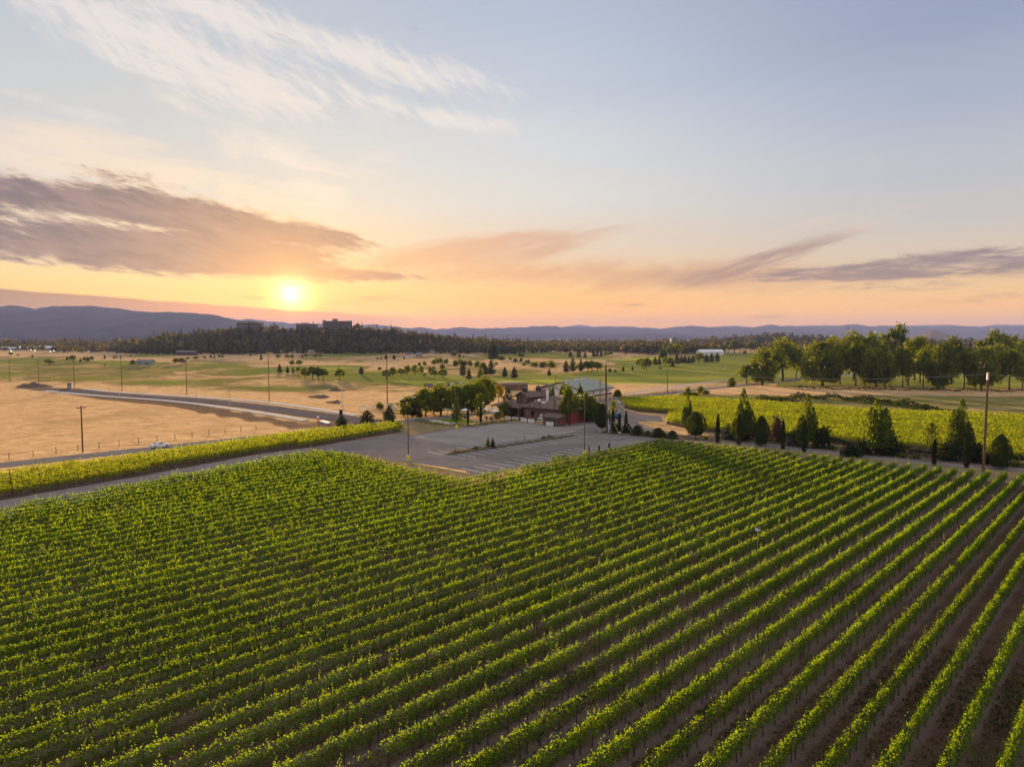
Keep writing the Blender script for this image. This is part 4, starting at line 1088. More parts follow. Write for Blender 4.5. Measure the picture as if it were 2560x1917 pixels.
# --- the big grove, right
GR = 'big leafy trees of the right grove'
cluster('at the left end of the right grove', GR, 'yellow-green oak', [('droop',1905,963,92,66)])
cluster('by the lane bend at the grove', GR, 'small bushy tree', [('oak',1867,960,52,40),('mound',1832,967,30,30)])
cluster('in the front line of the right grove', GR, 'tall leafy tree', [('oak',1932,957,84,62),('oak',1956,952,104,80),('limbed',1990,947,80,40),('limbed',2020,951,58,34),('droop',2056,965,120,92),('oak',2100,960,112,60),('limbed',2139,965,112,54),('limbed',2163,963,98,44),('droop',2190,968,104,72),('limbed',2212,970,86,44)])
cluster('rising above the grove behind', GR, 'high-crowned tree', [('oak',2085,950,106,84),('oak',2134,950,118,80),('oak',2172,948,114,78),('oak',2286,950,104,66)])
cluster('standing tallest over the right grove', GR, 'dark round-topped tree', [('limbed',2234,941,126,70)])
cluster('on the lawn right of the tallest tree', GR, 'trunked leafy tree', [('limbed',2256,970,100,46),('oak',2270,964,92,50),('limbed',2300,957,110,54),('limbed',2307,970,104,46),('droop',2343,974,104,62),('limbed',2359,971,114,60),('oak',2378,960,116,66),('limbed',2410,971,98,50),('droop',2453,974,110,66),('limbed',2494,938,78,60),('limbed',2523,974,100,62),('oak',2556,970,66,40)])
cluster('behind the grove near the right edge', GR, 'broad background tree', [('oak',2487,931,104,76),('oak',2535,916,76,66),('oak',2575,925,90,60),('mound',2388,928,16,14)])
# --- lane planting
LG = 'planting along the cypress lane'
cluster('on the cypress lane', 'columnar cypresses', 'slim dark cypress', [('cypress',1794,1107,72,14),('cypress',1847,1113,78,17),('cypress',1957,1123,74,15),('cypress',2010,1130,82,17),('cypress',2335,1162,66,15),('cypress',2416,1170,88,17)])
cluster('beside the tall pole at the car park corner', 'columnar cypresses', 'short cypress', [('cypress',1532,1080,56,13),('cypress',1548,1081,46,12),('cypress',1565,1075,48,11)])
cluster('on the cypress lane', 'clipped round trees', 'clipped egg-shaped tree', [('lolly',1505,1080,70,46),('lolly',1739,1098,68,58),('egg',1903,1114,74,48),('egg',2500,1172,86,62)])
cluster('against the bright vineyard', 'tall poplars', 'upright feathery poplar', [('poplar',1719,1072,92,30),('poplar',1857,1102,128,64),('poplar',2017,1118,132,62),('poplar',2190,1136,138,80),('poplar',2401,1148,148,64)])
cluster('in the lane border', LG, 'reddish-brown tree', [('redshrub',1937,1106,82,40)])
cluster('in the lane border', LG, 'dark spreading conifer', [('spruce',1822,1097,40,44),('shrub',1871,1100,46,40),('spruce',1983,1114,44,40),('shrub',2047,1119,56,50),('shrub',2168,1135,44,46),('shrub',2224,1137,52,58),('shrub',2363,1150,52,52),('shrub',2442,1156,54,46)])
cluster('in the lane border', LG, 'airy grey-green sapling', [('airy',2326,1130,74,52)])
cluster('by the lane edge', LG, 'low dark bush', [('shrub',2129,1142,34,44),('mound',2083,1123,14,28),('mound',2288,1146,14,26),('mound',2540,1166,20,34),('mound',1656,1088,10,22),('mound',2255,1142,12,30),('mound',1764,1098,11,22),('shrub',2470,1160,28,30)])
cluster('at the car park corner', 'clipped round bushes', 'clipped round bush', [('ball',1567,1082,24,30),('ball',1594,1088,25,36),('ball',1620,1090,14,18),('ball',1645,1093,24,38),('ball',1658,1095,14,22),('ball',1681,1097,21,30),('ball',1539,1082,22,28)])
cluster('behind the short cypresses', LG, 'pale feathery tree', [('feather',1533,1046,44,34)])
# --- winery garden
WG = 'garden trees round the barn'
cluster('left of the barn terrace', WG, 'leafy green tree', [('droop',1030,1041,58,62),('pale',1064,1041,72,60),('pale',1102,1039,78,72),('droop',1084,1035,66,56),('pale',1140,1036,76,60),('droop',1168,1036,82,56),('pale',1194,1034,86,54)])
cluster('on the terrace lawn', WG, 'light cone-shaped young tree', [('cone',1142,1052,62,42),('feather',1201,1054,70,42)])
cluster('behind the terrace', WG, 'tall dark round tree', [('oak',1212,1028,86,58)])
cluster('behind the barn roof', WG, 'golden-orange tree', [('gold',1246,1008,50,30)])
cluster('behind the barn roof', WG, 'grey-green spruce', [('spruce',1270,1006,42,36)])
cluster('in front of the barn', WG, 'light yellow-green sapling', [('feather',1297,1036,52,30)])
cluster('at the barn porch', WG, 'leafy light-green tree', [('pale',1262,1044,40,34),('pale',1246,1050,22,24)])
cluster('in front of the barn', WG, 'dark rounded bush', [('ball',1278,1041,28,58)])
cluster('by the terrace fence', 'columnar cypresses', 'thin dark cypress', [('cypress',1170,1062,44,7),('cypress',1202,1057,42,8)])
cluster('behind the barn', 'tall poplars', 'slender poplar', [('poplar',1380,1002,44,18),('poplar',1408,1004,50,22),('poplar',1422,1003,46,16),('poplar',1449,1002,44,20)])
cluster('at the red end of the barn', WG, 'broad leafy tree', [('limbed',1424,1064,98,46),('droop',1464,1054,76,46),('droop',1482,1054,64,38)])
cluster('by the road junction', 'bushy young pines', 'bushy young pine', [('pine',854,1067,30,42),('pine',918,1057,32,46),('pine',973,1052,38,44),('pine',1030,1040,36,48)])
cluster('by the road junction', WG, 'rounded green bush', [('ball',975,1056,16,26),('mound',950,1022,20,26),('mound',976,1017,14,18),('ball',1049,1043,14,20)])
cluster('beside the green-roofed stable', WG, 'dark green bush', [('ball',1544,992,18,24)])
# --- car park island
cluster('on the car park island', 'car park island shrubs', 'bright upright shrub', [('cone',1220,1120,30,20),('pine',1232,1120,26,16)])
cluster('on the car park island', 'car park island shrubs', 'low dark shrub', [('mound',1190,1125,12,24),('mound',1359,1098,10,18),('mound',1375,1096,11,20),('mound',1140,1131,9,16)])
# --- golf course
GC = 'trees on the golf course'
cluster('on the far left fairway', GC, 'small dark tree', [('oak',27,890,11,9),('oak',45,890,6,7),('pine',81,894,7,6),('oak',123,912,14,26),('pine',168,900,10,8),('oak',181,904,17,16),('pine',201,904,8,8),('oak',212,904,12,10),('pine',220,904,13,10),('oak',229,903,13,10)])
cluster('in the left rough', GC, 'tiny dark tree', [('pine',262,897,9,8),('pine',285,897,9,6),('pine',291,896,8,5),('pine',301,896,8,5),('oak',327,893,6,5),('ball',332,911,11,16),('oak',348,903,6,8),('oak',378,909,8,7),('mound',262,914,6,8)])
cluster('left of the sunlit hill foot', GC, 'small round tree', [('oak',439,910,15,13),('oak',455,911,17,20),('oak',470,900,8,9),('oak',490,900,10,12),('oak',512,897,7,9),('oak',527,896,8,8),('pine',536,896,7,6),('oak',548,895,9,7),('oak',556,895,7,6),('oak',626,891,7,8)])
cluster('below the sunlit hill', GC, 'sunlit small tree', [('pine',653,900,14,9),('oak',695,898,13,12),('oak',718,897,11,12),('oak',730,897,11,12),('pine',756,895,9,7),('oak',765,894,10,9),('oak',788,896,11,11),('oak',801,894,9,8)])
cluster('under the sun on the mid fairway', GC, 'dark backlit tree', [('pine',699,933,23,16),('pine',719,933,18,12),('pine',733,932,14,9),('oak',745,932,14,12),('oak',763,947,29,24),('oak',782,950,36,30),('oak',796,949,33,28),('oak',808,950,31,26)])
cluster('above the mid fairway', GC, 'flat-topped tree', [('oak',730,915,14,13),('oak',748,915,15,17)])
cluster('on the central green', GC, 'lone round tree', [('oak',849,949,29,27),('pine',903,936,21,18),('oak',949,928,11,10)])
cluster('left of the yellow clump', GC, 'dark purple tree', [('oak',966,948,25,26),('oak',982,943,26,18)])
cluster('beyond the barn trees', GC, 'yellow-green tree', [('pale',1002,938,18,20),('pale',1018,938,26,20),('pale',1037,937,26,20),('pale',1052,936,22,18),('pale',1076,936,20,13)])
cluster('in the mid rough', GC, 'dark spreading tree', [('oak',1086,944,22,16),('oak',1107,947,26,22),('oak',1061,941,8,7)])
cluster('near the bright cone tree', GC, 'dark pine', [('pine',1157,941,40,24),('pine',1172,949,28,18),('pine',1228,938,40,26),('pine',1214,938,30,18)])
cluster('on the central golf course', GC, 'bright yellow-green cone tree', [('cone',1201,946,34,26)])
cluster('right of the bright cone tree', GC, 'small dark pine', [('pine',1262,943,26,20),('pine',1286,946,29,22)])
cluster('on the scrubby rise', 'green scrub bushes', 'green scrub bush', [('mound',1048,914,10,12),('mound',1062,913,11,14),('mound',1083,910,14,20),('mound',1092,908,16,18),('mound',1104,907,16,20),('mound',1116,908,14,18),('mound',1104,922,15,22),('mound',1138,915,18,22),('mound',1150,912,18,22),('mound',1160,914,16,18),('mound',1176,915,18,20),('mound',1192,917,19,22),('mound',1206,920,18,20),('mound',1240,912,9,12),('mound',1085,921,8,10)])
cluster('on the skyline of the golf course', GC, 'huge dark fir', [('bigfir',1233,899,50,42)])
cluster('beside the huge fir', GC, 'green bush', [('mound',1255,900,12,22),('mound',1134,889,14,26)])
cluster('above the scrubby rise', GC, 'small cone pine', [('pine',1149,894,11,10),('pine',1158,893,5,5),('pine',1187,882,13,12)])
cluster('in the dry central field', GC, 'tiny lone tree', [('pine',944,899,7,6),('pine',953,899,7,6),('pine',965,898,14,10),('pine',985,898,11,12),('pine',1010,898,7,6)])
cluster('right of the huge fir', 'green scrub bushes', 'pale scrub bush', [('mound',1275,900,9,12),('mound',1288,904,11,14),('mound',1303,904,11,14),('mound',1318,908,12,16),('mound',1335,917,17,24),('mound',1355,919,19,26),('mound',1378,919,22,26),('mound',1310,914,10,12)])
cluster('behind the stable roof', GC, 'lone small pine', [('pine',1373,940,19,14)])
cluster('in the dark clump beyond the stable', GC, 'dark tree', [('pine',1415,932,31,22),('pine',1432,930,36,20),('pine',1452,929,33,14),('oak',1450,929,20,24),('oak',1468,930,29,24),('oak',1480,930,30,24),('oak',1494,929,26,22)])
cluster('right of the dark clump', GC, 'tiny fairway tree', [('oak',1525,933,12,10),('pale',1538,932,9,8),('pine',1558,929,13,10),('pine',1581,926,10,8)])
cluster('on the mid fairway', GC, 'spreading dark tree', [('oak',1602,921,26,24),('oak',1616,925,31,26),('pale',1608,924,14,14)])
cluster('in the long dark row by the white hall', GC, 'dark pine', [('pine',1638,913,21,16),('pine',1648,913,20,14),('oak',1664,915,22,16),('oak',1674,917,24,20),('mound',1682,916,12,12),('pine',1692,911,27,18),('pine',1703,909,20,16),('pine',1712,909,20,18),('pine',1722,909,18,16),('pine',1732,908,20,18),('oak',1747,908,27,26),('pine',1766,906,21,18),('pine',1779,906,24,16),('pine',1793,906,25,16),('mound',1650,923,8,8)])
cluster('left of the white hall', GC, 'tall slim tree', [('poplar',1658,900,40,20)])
cluster('left of the white hall', GC, 'leafy mid-green tree', [('oak',1676,890,26,24),('oak',1690,890,30,26),('oak',1706,885,18,20),('oak',1725,883,18,22)])
cluster('in the left fairway group beyond the scrub', GC, 'dark round tree', [('pine',1300,892,11,10),('pine',1307,892,9,8),('oak',1329,883,11,14),('oak',1341,882,10,12),('oak',1353,881,11,12),('oak',1380,876,11,12),('pine',1415,881,12,14),('pine',1426,894,16,14),('pine',1447,895,23,14),('pine',1463,894,13,12),('pine',1484,892,17,13),('pine',1493,892,17,13),('pine',1503,892,14,12),('oak',1515,891,11,14),('oak',1526,890,13,12)])
cluster('right of the white hall', GC, 'leafy green tree', [('oak',1820,882,30,24),('oak',1836,883,34,30),('oak',1850,882,30,28),('mound',1862,885,12,12),('oak',1876,880,26,18),('oak',1886,880,28,18),('oak',1800,887,22,20)])
cluster('along the road bend', LG, 'yellow-topped weed bush', [('mound',1722,984,20,22),('mound',1750,983,22,26),('mound',1712,990,14,40),('mound',1735,990,14,40),('mound',1765,985,12,30),('mound',1700,992,8,26)])

# bramble bank behind the bright vineyard
def thicket(name, pts, hgt, wid, dens, sz, mat, label, cat='bramble bank'):
    r = np.random.default_rng(len(pts)*31+int(hgt*10)); C, N, S = [], [], []
    P = [np.array(P2(*p)) for p in pts]
    for a, b in zip(P, P[1:]):
        L = np.hypot(*(b-a)); n = int(L*dens); t_ = r.uniform(0, 1, n); u_n = (b-a)/L; vn = np.array([-u_n[1], u_n[0]])
        off = r.normal(0, wid/2, n); s = t_*L
        top = hgt*(0.65+0.3*np.sin(s*0.23+1)+0.25*np.sin(s*0.61)+0.15*np.sin(off*1.9))*np.exp(-(off/wid)**2)
        z = np.maximum(top, 0.1)*r.uniform(0.2, 1, n)**0.5
        c = a+np.outer(s, u_n)+np.outer(off, vn)
        C.append(np.column_stack([c, z])); nn = r.normal(0, .6, (n, 3)); nn[:, 2] += .7; N.append(nn); S.append(sz*r.uniform(.6, 1.3, n))
    me = pack(C, N, S, mat, name)
    return tag(link(name, me), label, cat)
thicket('bramble_bank', [(1900,1006),(1985,998),(2060,998),(2150,1003),(2250,1014),(2345,1028)], 2.2, 5.0, 70, 0.5, BOXL, 'long dark green bramble bank behind the bright right vineyard')
thicket('ditch_vegetation', [(1990,972),(2150,974),(2400,978),(2600,980)], 1.3, 4.0, 18, 0.5, BOXL, 'low rough hedge line along the lawn edge under the grove')
thicket('hedge', [(1930,1096),(2040,1106),(2180,1120),(2330,1140),(2480,1152),(2580,1160)], 1.5, 1.2, 60, 0.35, CYP, 'low dark hedge between the cypress lane and the bright vineyard', 'hedge')

# dry tufts on the island and along the edges
def tufts(name, pts, spread, n, h, mat):
    r = np.random.default_rng(n); C, N, S = [], [], []
    P = [np.array(P2(*p)) for p in pts]; per = n//(len(P)-1)
    for a, b in zip(P, P[1:]):
        t_ = r.uniform(0, 1, per)[:, None]; c = a+(b-a)*t_+r.normal(0, spread, (per, 2))
        C.append(np.column_stack([c, r.uniform(0.1, h, per)])); nn = r.normal(0, 1, (per, 3)); nn[:, 2] *= .3; N.append(nn); S.append(r.uniform(.12, .3, per))
    return tag(link(name, pack(C, N, S, mat, name)), kind='stuff')
tufts('dry_grass', [(1125,1135),(1160,1130),(1240,1118),(1434,1090)], 0.35, 900, 0.55, GRASSY)
tufts('dry_grass', [(800,1140),(900,1152),(1000,1172),(1155,1205)], 1.0, 1500, 0.4, GRASSY)
tufts('garden_plants', [(1040,1052),(1100,1062),(1180,1068),(1240,1058),(1300,1052)], 0.8, 1600, 0.7, OAK)

# ------------------------------------------------------------------ far woods, nobody could count them
def woods(name, XY, hmin, hmax, quads, mats, seed, conif=0.4):
    r = np.random.default_rng(seed); n = len(XY)
    Cs, Ns, Ss = [], [], []; hz = terrain(XY[:, 0], XY[:, 1])
    con = r.random(n) < conif; h = r.uniform(hmin, hmax, n)*np.where(r.random(n) < 0.10, 1.5, 1.0)*np.where(con, 1.25, 0.92)
    w = np.where(con, h*r.uniform(.16, .24, n), h*r.uniform(.36, .55, n))
    for k in range(quads):
        f = (k+0.5)/quads; ph = r.uniform(0, 6.28, n)
        zz = np.where(con, f, 0.25+0.75*f)
        rad_ = np.where(con, (1-f)**0.8, np.sin(np.clip(f*0.9+0.08, 0, 1)*math.pi)**0.6)*w*np.sqrt(r.uniform(.3, 1, n))
        Cs.append(np.stack([XY[:, 0]+rad_*np.cos(ph), XY[:, 1]+rad_*np.sin(ph), hz+h*zz*0.96], 1))
        Ns.append(np.stack([np.cos(ph), np.sin(ph), 0.5+0*ph], 1)+r.normal(0, .5, (n, 3)))
        Ss.append(np.where(con, w*0.75*(1.15-f*0.7), w*0.62)*r.uniform(.7, 1.3, n))
    me = pack(Cs, Ns, Ss, mats[0], name)
    if len(mats) > 1:
        me.materials.append(mats[1]); me.polygons.foreach_set('material_index', np.tile(con, quads).astype(np.int32))
    return tag(link(name, me), kind='stuff')
def scatter(n, x0, x1, d0, d1, seed, keep=None):
    r = np.random.default_rng(seed); px = r.uniform(x0, x1, n); d = d0+(d1-d0)*r.uniform(0, 1, n)**1.2
    X = (px-1280)/FOCAL*d; XY = np.stack([X, d], 1)
    if keep is not None: XY = XY[keep(px, d, XY)]
    return XY
hx = scatter(3600, 290, 1300, 1015, 1480, 41, lambda px, d, XY: (terrain(XY[:, 0], XY[:, 1]) > 0.3) | (np.random.default_rng(4).random(len(px)) < .5))
woods('hillside_woods', hx, 6, 15, 26, (FARL, FARP), 51, .3)
woods('hillside_woods', scatter(130, 330, 660, 985, 1040, 61), 5, 9, 22, (FARL, FARP), 62, .2)
woods('distant_woods', scatter(1500, -250, 460, 1500, 3200, 42), 9, 17, 16, (FARL, FARP), 52, .3)
woods('distant_woods', scatter(420, -200, 420, 1080, 1300, 43, lambda px, d, XY: (px > 130) | (d > 1240)), 6, 12, 20, (FARL, FARP), 53, .2)
woods('distant_woods', scatter(2600, 1130, 1720, 1150, 3000, 44), 7, 14, 18, (FARL, FARP), 54, .45)
woods('distant_woods', scatter(2600, 1650, 2800, 1250, 3200, 45), 8, 17, 18, (FARL, FARP), 55, .4)
woods('distant_woods', scatter(330, 1560, 1800, 985, 1200, 46), 8, 15, 24, (FARL, FARP), 56, .1)
woods('distant_woods', scatter(260, 1180, 1600, 1080, 1200, 47), 5, 12, 22, (FARL, FARP), 57, .3)
woods('distant_woods', scatter(360, 1900, 2800, 700, 1250, 48), 8, 15, 24, (FARL, FARP), 58, .15)
kx = np.random.default_rng(49).normal(0, 1, (700, 2))*np.array([130, 120])+np.array([760, 2020])
woods('hillside_woods', kx, 8, 17, 18, (FARL, FARP), 59, .35)
# ------------------------------------------------------------------ buildings
def wood_mat(name, c1, c2, c3, sc=4.):
    m, t = new_mat(name)
    o = t.new('ShaderNodeTexCoord').outputs['Object']
    s = t.new('ShaderNodeSeparateXYZ'); t.put(s.inputs[0], o)
    v = t.comb(t.add(t.mul(s.outputs[0], sc), t.mul(s.outputs[1], sc)), t.mul(s.outputs[2], 0.3))
    b = t.noise(v, 1.0, 3., 0.6); g = t.noise(o, 1.3, 5., 0.7)
    col = t.mix(t.sm(b, 0.38, 0.62), c1, c2); col = t.mix(t.mul(t.sm(g, 0.45, 0.75), 0.6), col, c3)
    wv = t.new('ShaderNodeTexWave'); wv.wave_type = 'BANDS'; wv.bands_direction = 'X'; t.put(wv.inputs['Vector'], v); wv.inputs['Scale'].default_value = 0.25
    return out(m, t, principled(t, col, 0.9, spec=0.15, normal=bump(t, t.add(b, t.mul(wv.outputs[1], .6)), 0.6, 0.05)))
BARN = wood_mat('weathered_boards', (0.085, 0.052, 0.036), (0.24, 0.165, 0.12), (0.14, 0.10, 0.08))
REDW = plain('red_siding', (0.27, 0.050, 0.034), 0.8, var=0.2, scale=1.2)
SHAKE = wood_mat('brown_roof_shakes', (0.12, 0.082, 0.068), (0.20, 0.145, 0.125), (0.15, 0.12, 0.11), 1.5)
DARK = plain('dark_opening', (0.012, 0.011, 0.011), 0.6)
WHITE = plain('white_paint', (0.74, 0.74, 0.76), 0.6, var=0.08)
WHITEM = plain('white_metal', (0.80, 0.81, 0.84), 0.4, var=0.05)
GALV = plain('galvanised_steel', (0.55, 0.56, 0.58), 0.4, 0.6, var=0.1)
GREENR = wood_mat('green_metal_roof', (0.24, 0.29, 0.265), (0.30, 0.345, 0.32), (0.34, 0.37, 0.35), 1.0)
TRIMD = plain('dark_trim', (0.035, 0.045, 0.042), 0.7)
CREAM = plain('cream_render', (0.48, 0.42, 0.35), 0.9, var=0.1, scale=0.4)
TOWER = plain('tan_concrete', (0.30, 0.235, 0.19), 0.9, var=0.1, scale=0.2)
BAND = plain('window_band_glass', (0.06, 0.055, 0.055), 0.25, spec=0.5)
PINKW = plain('pink_render', (0.55, 0.33, 0.26), 0.9, var=0.12, scale=0.4)
GREYW = plain('grey_cladding', (0.36, 0.37, 0.40), 0.8, var=0.1, scale=0.4)
ROOFB = plain('brown_shingle', (0.13, 0.095, 0.085), 0.9, var=0.2, scale=0.8)
ROOFG = plain('grey_shingle', (0.20, 0.19, 0.195), 0.9, var=0.15, scale=0.8)
STEELP = plain('dark_bronze_pole', (0.045, 0.040, 0.040), 0.5, 0.3)
YELLOW = plain('yellow_concrete', (0.78, 0.60, 0.06), 0.7, var=0.08)
POLEW = plain('creosoted_wood', (0.16, 0.085, 0.052), 0.9, var=0.35, scale=4.)
FENCEB = plain('brown_fence_board', (0.055, 0.038, 0.032), 0.9, var=0.25, scale=2.)
BLUE = plain('blue_plastic', (0.055, 0.12, 0.23), 0.5)
ORANGE = plain('orange_plastic', (0.80, 0.16, 0.03), 0.5)
BLACKP = plain('black_plastic', (0.02, 0.02, 0.022), 0.5)
STONE = plain('pale_stone', (0.42, 0.35, 0.30), 0.95, var=0.2, scale=2.)
GLASS = plain('dark_glass', (0.02, 0.022, 0.025), 0.08, spec=0.6)
CARW = plain('white_car_paint', (0.78, 0.79, 0.84), 0.25, spec=0.5, var=0.02)
TYRE = plain('tyre_rubber', (0.02, 0.02, 0.02), 0.85)
LAMPR = plain('red_lens', (0.35, 0.02, 0.02), 0.3)
def glow_mat(name, c, s):
    m, t = new_mat(name); e = t.new('ShaderNodeEmission'); e.inputs[0].default_value = (*c, 1); e.inputs[1].default_value = s
    return out(m, t, e.outputs[0])
LIT = glow_mat('lit_lamp', (1.0, 0.93, 0.78), 3.0)

class Fr:
    """local frame on the ground: origin, first axis azimuth (from +Y to +X)"""
    def __init__(self, org, azr): self.o = Vector((org.x, org.y, org.z)); self.rz = math.pi/2-azr
def at_frame(name, px, py, azr, label, cat, group=None):
    p = G(px, py)
    return tag(empty(name, (p.x, p.y, p.z-0.02), math.pi/2-azr), label, cat, group)
# local x runs along the azimuth, local y to its left

# --- the barn (winery tasting room). x: along the long front towards the far left, y: back is negative
FA = AIS+math.pi/2+math.pi          # front wall, running to the far left
barn = at_frame('winery_barn', 1420, 1060, FA, 'rambling brown timber barn with cupolas and a red end wall beside the car park', 'barn')
# local +x = far left along the front, local -y = towards the far right (away from the car park)
Lx, Ly, eave = 16.5, 15.0, 3.7
b = MB(); b.box((Lx/2, -Ly/2, eave/2), (Lx, Ly, eave)); b.build('wall', BARN, barn)
b = MB(); b.box((-0.03, -4.6, 1.65), (0.10, 8.8, 3.3)); b.build('red_wall', REDW, barn)['label'] = 'barn-red end wall'
def hip(name, x0, x1, y0, y1, z0, rx0, rx1, ry0, ry1, z1, mat, parent, thick=0.18):
    mb = MB()
    lo = [(x0,y0,z0),(x1,y0,z0),(x1,y1,z0),(x0,y1,z0)]; hi = [(rx0,ry0,z1),(rx1,ry0,z1),(rx1,ry1,z1),(rx0,ry1,z1)]
    bt = [(x,y,z-thick) for x,y,z in lo]
    mb.add(bt+lo+hi, [[3,2,1,0],[0,1,5,4],[1,2,6,5],[2,3,7,6],[3,0,4,7],[4,5,9,8],[5,6,10,9],[6,7,11,10],[7,4,8,11],[8,9,10,11]])
    return mb.build(name, mat, parent)
roof = hip('roof', -0.8, Lx+0.7, -Ly-0.8, 0.8, eave+0.2, 5.6, 11.0, -12.5, -4.0, eave+3.2, SHAKE, barn)
hip('porch_roof', Lx+0.9, Lx+14.0, -12.5, 0.4, 3.3, Lx+2.5, Lx+8.5, -8.5, -3.6, 5.2, SHAKE, barn)
for x, y in ((Lx+13.3,0.0),(Lx+13.3,-6),(Lx+13.3,-11.8),(Lx+7.5,0.0),(Lx+2.2,0.0)):
    b = MB(); b.box((x, y, 1.57), (0.28,0.28,3.14)); b.build('post', WHITE if x > Lx+13 else BARN, barn)
b = MB(); b.box((Lx+7.5, -9.0, 1.5), (11, 0.25, 3.0)); b.build('porch_back_wall', BARN, barn)
# raised clerestory with gable roof along the depth
cx0, cx1, cy0, cy1, cz0, cz1 = 17.0, 21.4, -11.6, -2.0, 3.9, 6.5
b = MB(); b.box(((cx0+cx1)/2, (cy0+cy1)/2, (cz0+cz1)/2), (cx1-cx0, cy1-cy0, cz1-cz0))
b.prism([(cx0,cz1),(cx1,cz1),((cx0+cx1)/2,cz1+1.15)], cy0+0.02, cy1-0.02); b.build('clerestory_wall', BARN, barn)
b = MB(); mx_ = (cx0+cx1)/2
b.prism([(cx0-0.7,cz1-0.28),(mx_,cz1+1.26),(cx1+0.7,cz1-0.28),(cx1+0.7,cz1-0.10),(mx_,cz1+1.45),(cx0-0.7,cz1-0.10)], cy0-0.8, cy1+0.8)
r2 = b.build('clerestory_roof', SHAKE, barn)
def cupola(x, y, z, s, parent):
    mb = MB(); mb.box((x,y,z+s*0.6),(s,s,s*1.2)); c = mb.build('cupola', BARN, parent)
    mb = MB(); mb.add([(x-s*.68,y-s*.68,z+s*1.2),(x+s*.68,y-s*.68,z+s*1.2),(x+s*.68,y+s*.68,z+s*1.2),(x-s*.68,y+s*.68,z+s*1.2),(x,y,z+s*1.75)], [[3,2,1,0],[0,1,4],[1,2,4],[2,3,4],[3,0,4]])
    mb.build('cupola_roof', SHAKE, c)
    for a_ in (0, 1):
        mb = MB(); mb.box((x-(s/2+.01)*(a_ == 0), y+(s/2+.01)*(a_ == 1), z+s*.65), (.03 if a_ == 0 else s*.6, s*.6 if a_ == 0 else .03, s*.7)); mb.build('louvre', DARK, c)
cupola(mx_, -3.2, cz1+1.0, 1.15, barn); cupola(mx_, -9.4, cz1+1.0, 1.15, barn); cupola(11.2, -4.6, 6.0, 1.4, barn)
for nm, x, w, h, z, mt in (('window',13.2,1.25,1.55,2.0,DARK),('door',9.8,0.95,2.1,1.05,WHITE),('door',8.2,0.95,2.1,1.05,REDW)):
    mb = MB(); mb.box((x, 0.03, z), (w, 0.08, h)); o = mb.build(nm, mt, barn)
    mb = MB()
    for sx in (-1, 1): mb.box((x+sx*(w/2+.06), .05, z), (.12, .10, h+.24))
    mb.box((x, .05, z+h/2+.06), (w, .10, .12)); mb.build('frame', BARN, o)
for y in (-3.5,-7.5):
    mb = MB(); mb.box((5.3, y, 8.05), (.06, 1.6, 1.0)); 
# roof plant
mb = MB(); mb.box((10.0,-1.6,4.9),(1.5,1.1,1.3)); du = mb.build('exhaust_unit', WHITEM, barn)
mb = MB(); mb.lathe([(.36,5.7),(.36,7.2),(.5,7.25),(.5,7.6),(.34,7.65),(.34,8.2),(.5,8.3),(.3,8.5)], (9.6,-2.4,0), 12); mb.build('duct', WHITEM, du)
mb = MB(); mb.lathe([(.1,4.6),(.12,5.2),(.5,5.4),(.55,5.9),(.2,6.2)], (11.9,-1.4,0), 12); mb.build('roof_fan', WHITEM, barn)
for x, y in ((14.2,-2.6),(13.2,-2.8)):
    mb = MB(); mb.box((x,y,5.35),(.8,.8,.4)); mb.build('skylight', WHITEM, barn)
mb = MB(); mb.box((1.4,-4.2,5.55),(1.6,1.2,.7)); mb.build('roof_vent', BARN, barn)
# lean-to in front of the barn
lt = at_frame('lean_to_shed', 1419, 1064, FA, 'small board lean-to shed with a sloping roof against the barn front', 'shed')
mb = MB(); mb.prism([(0.35,0.),(3.1,0.),(3.1,2.25),(0.35,2.85)], 0.6, 6.2, 'x'); mb.build('wall', BARN, lt)
mb = MB(); mb.prism([(0.2,2.93),(3.6,2.20),(3.6,2.34),(0.2,3.07)], 0.2, 6.7, 'x'); mb.build('roof', SHAKE, lt)
mb = MB(); mb.box((0.56,1.7,1.0),(.06,.95,2.0)); mb.build('door', REDW, lt)
ac = at_frame('condenser_unit', 1351, 1053.5, FA, 'white air-conditioning box standing at the barn wall', 'air conditioner')
mb = MB(); mb.box((0,0,.55),(1.3,.6,1.1)); mb.build('casing', WHITEM, ac); mb = MB(); mb.lathe([(.38,.31),(.38,.33)], (0,0,0), 14)
fan = MB(); fan.add([( .38*math.cos(a_*.449), .315, .55+.38*math.sin(a_*.449)) for a_ in range(14)], [list(range(14))]); fan.build('fan_grille', TRIMD, ac)

# --- green-roofed stable across the road
st = at_frame('stable', 1457, 995, math.radians(33), 'long white stable with a pale green metal roof across the road', 'stable')
SL, SW, SH, SR = 27., 20., 2.8, 6.0
mb = MB(); mb.box((SL/2, SW/2, SH/2), (SL, SW, SH)); mb.prism([(0.02,SH),(SW-.02,SH),(SW/2,SR-.2)], 0.02, SL-.02, 'x'); mb.build('wall', WHITE, st)
mb = MB(); mb.prism([(-.7,SH-.25),(SW/2,SR),(SW+.7,SH-.25),(SW+.7,SH-.05),(SW/2,SR+.2),(-.7,SH-.05)], -0.9, SL+.9, 'x'); mb.build('roof', GREENR, st)
mb = MB(); mb.box((SL/2, -.72, SH-.3), (SL+1.9, .08, .3)); mb.build('eave_trim', TRIMD, st)
mb = MB(); mb.box((SL/2, -.04, .25), (SL, .06, .5)); mb.build('base_trim', TRIMD, st)
mb = MB()
for s_ in (0, 1):
    mb.tube([(-.93, -.7 if s_ == 0 else SW+.7, SH-.2), (-.93, SW/2, SR+.06)], .16, 4)
mb.build('gable_trim', TRIMD, st)
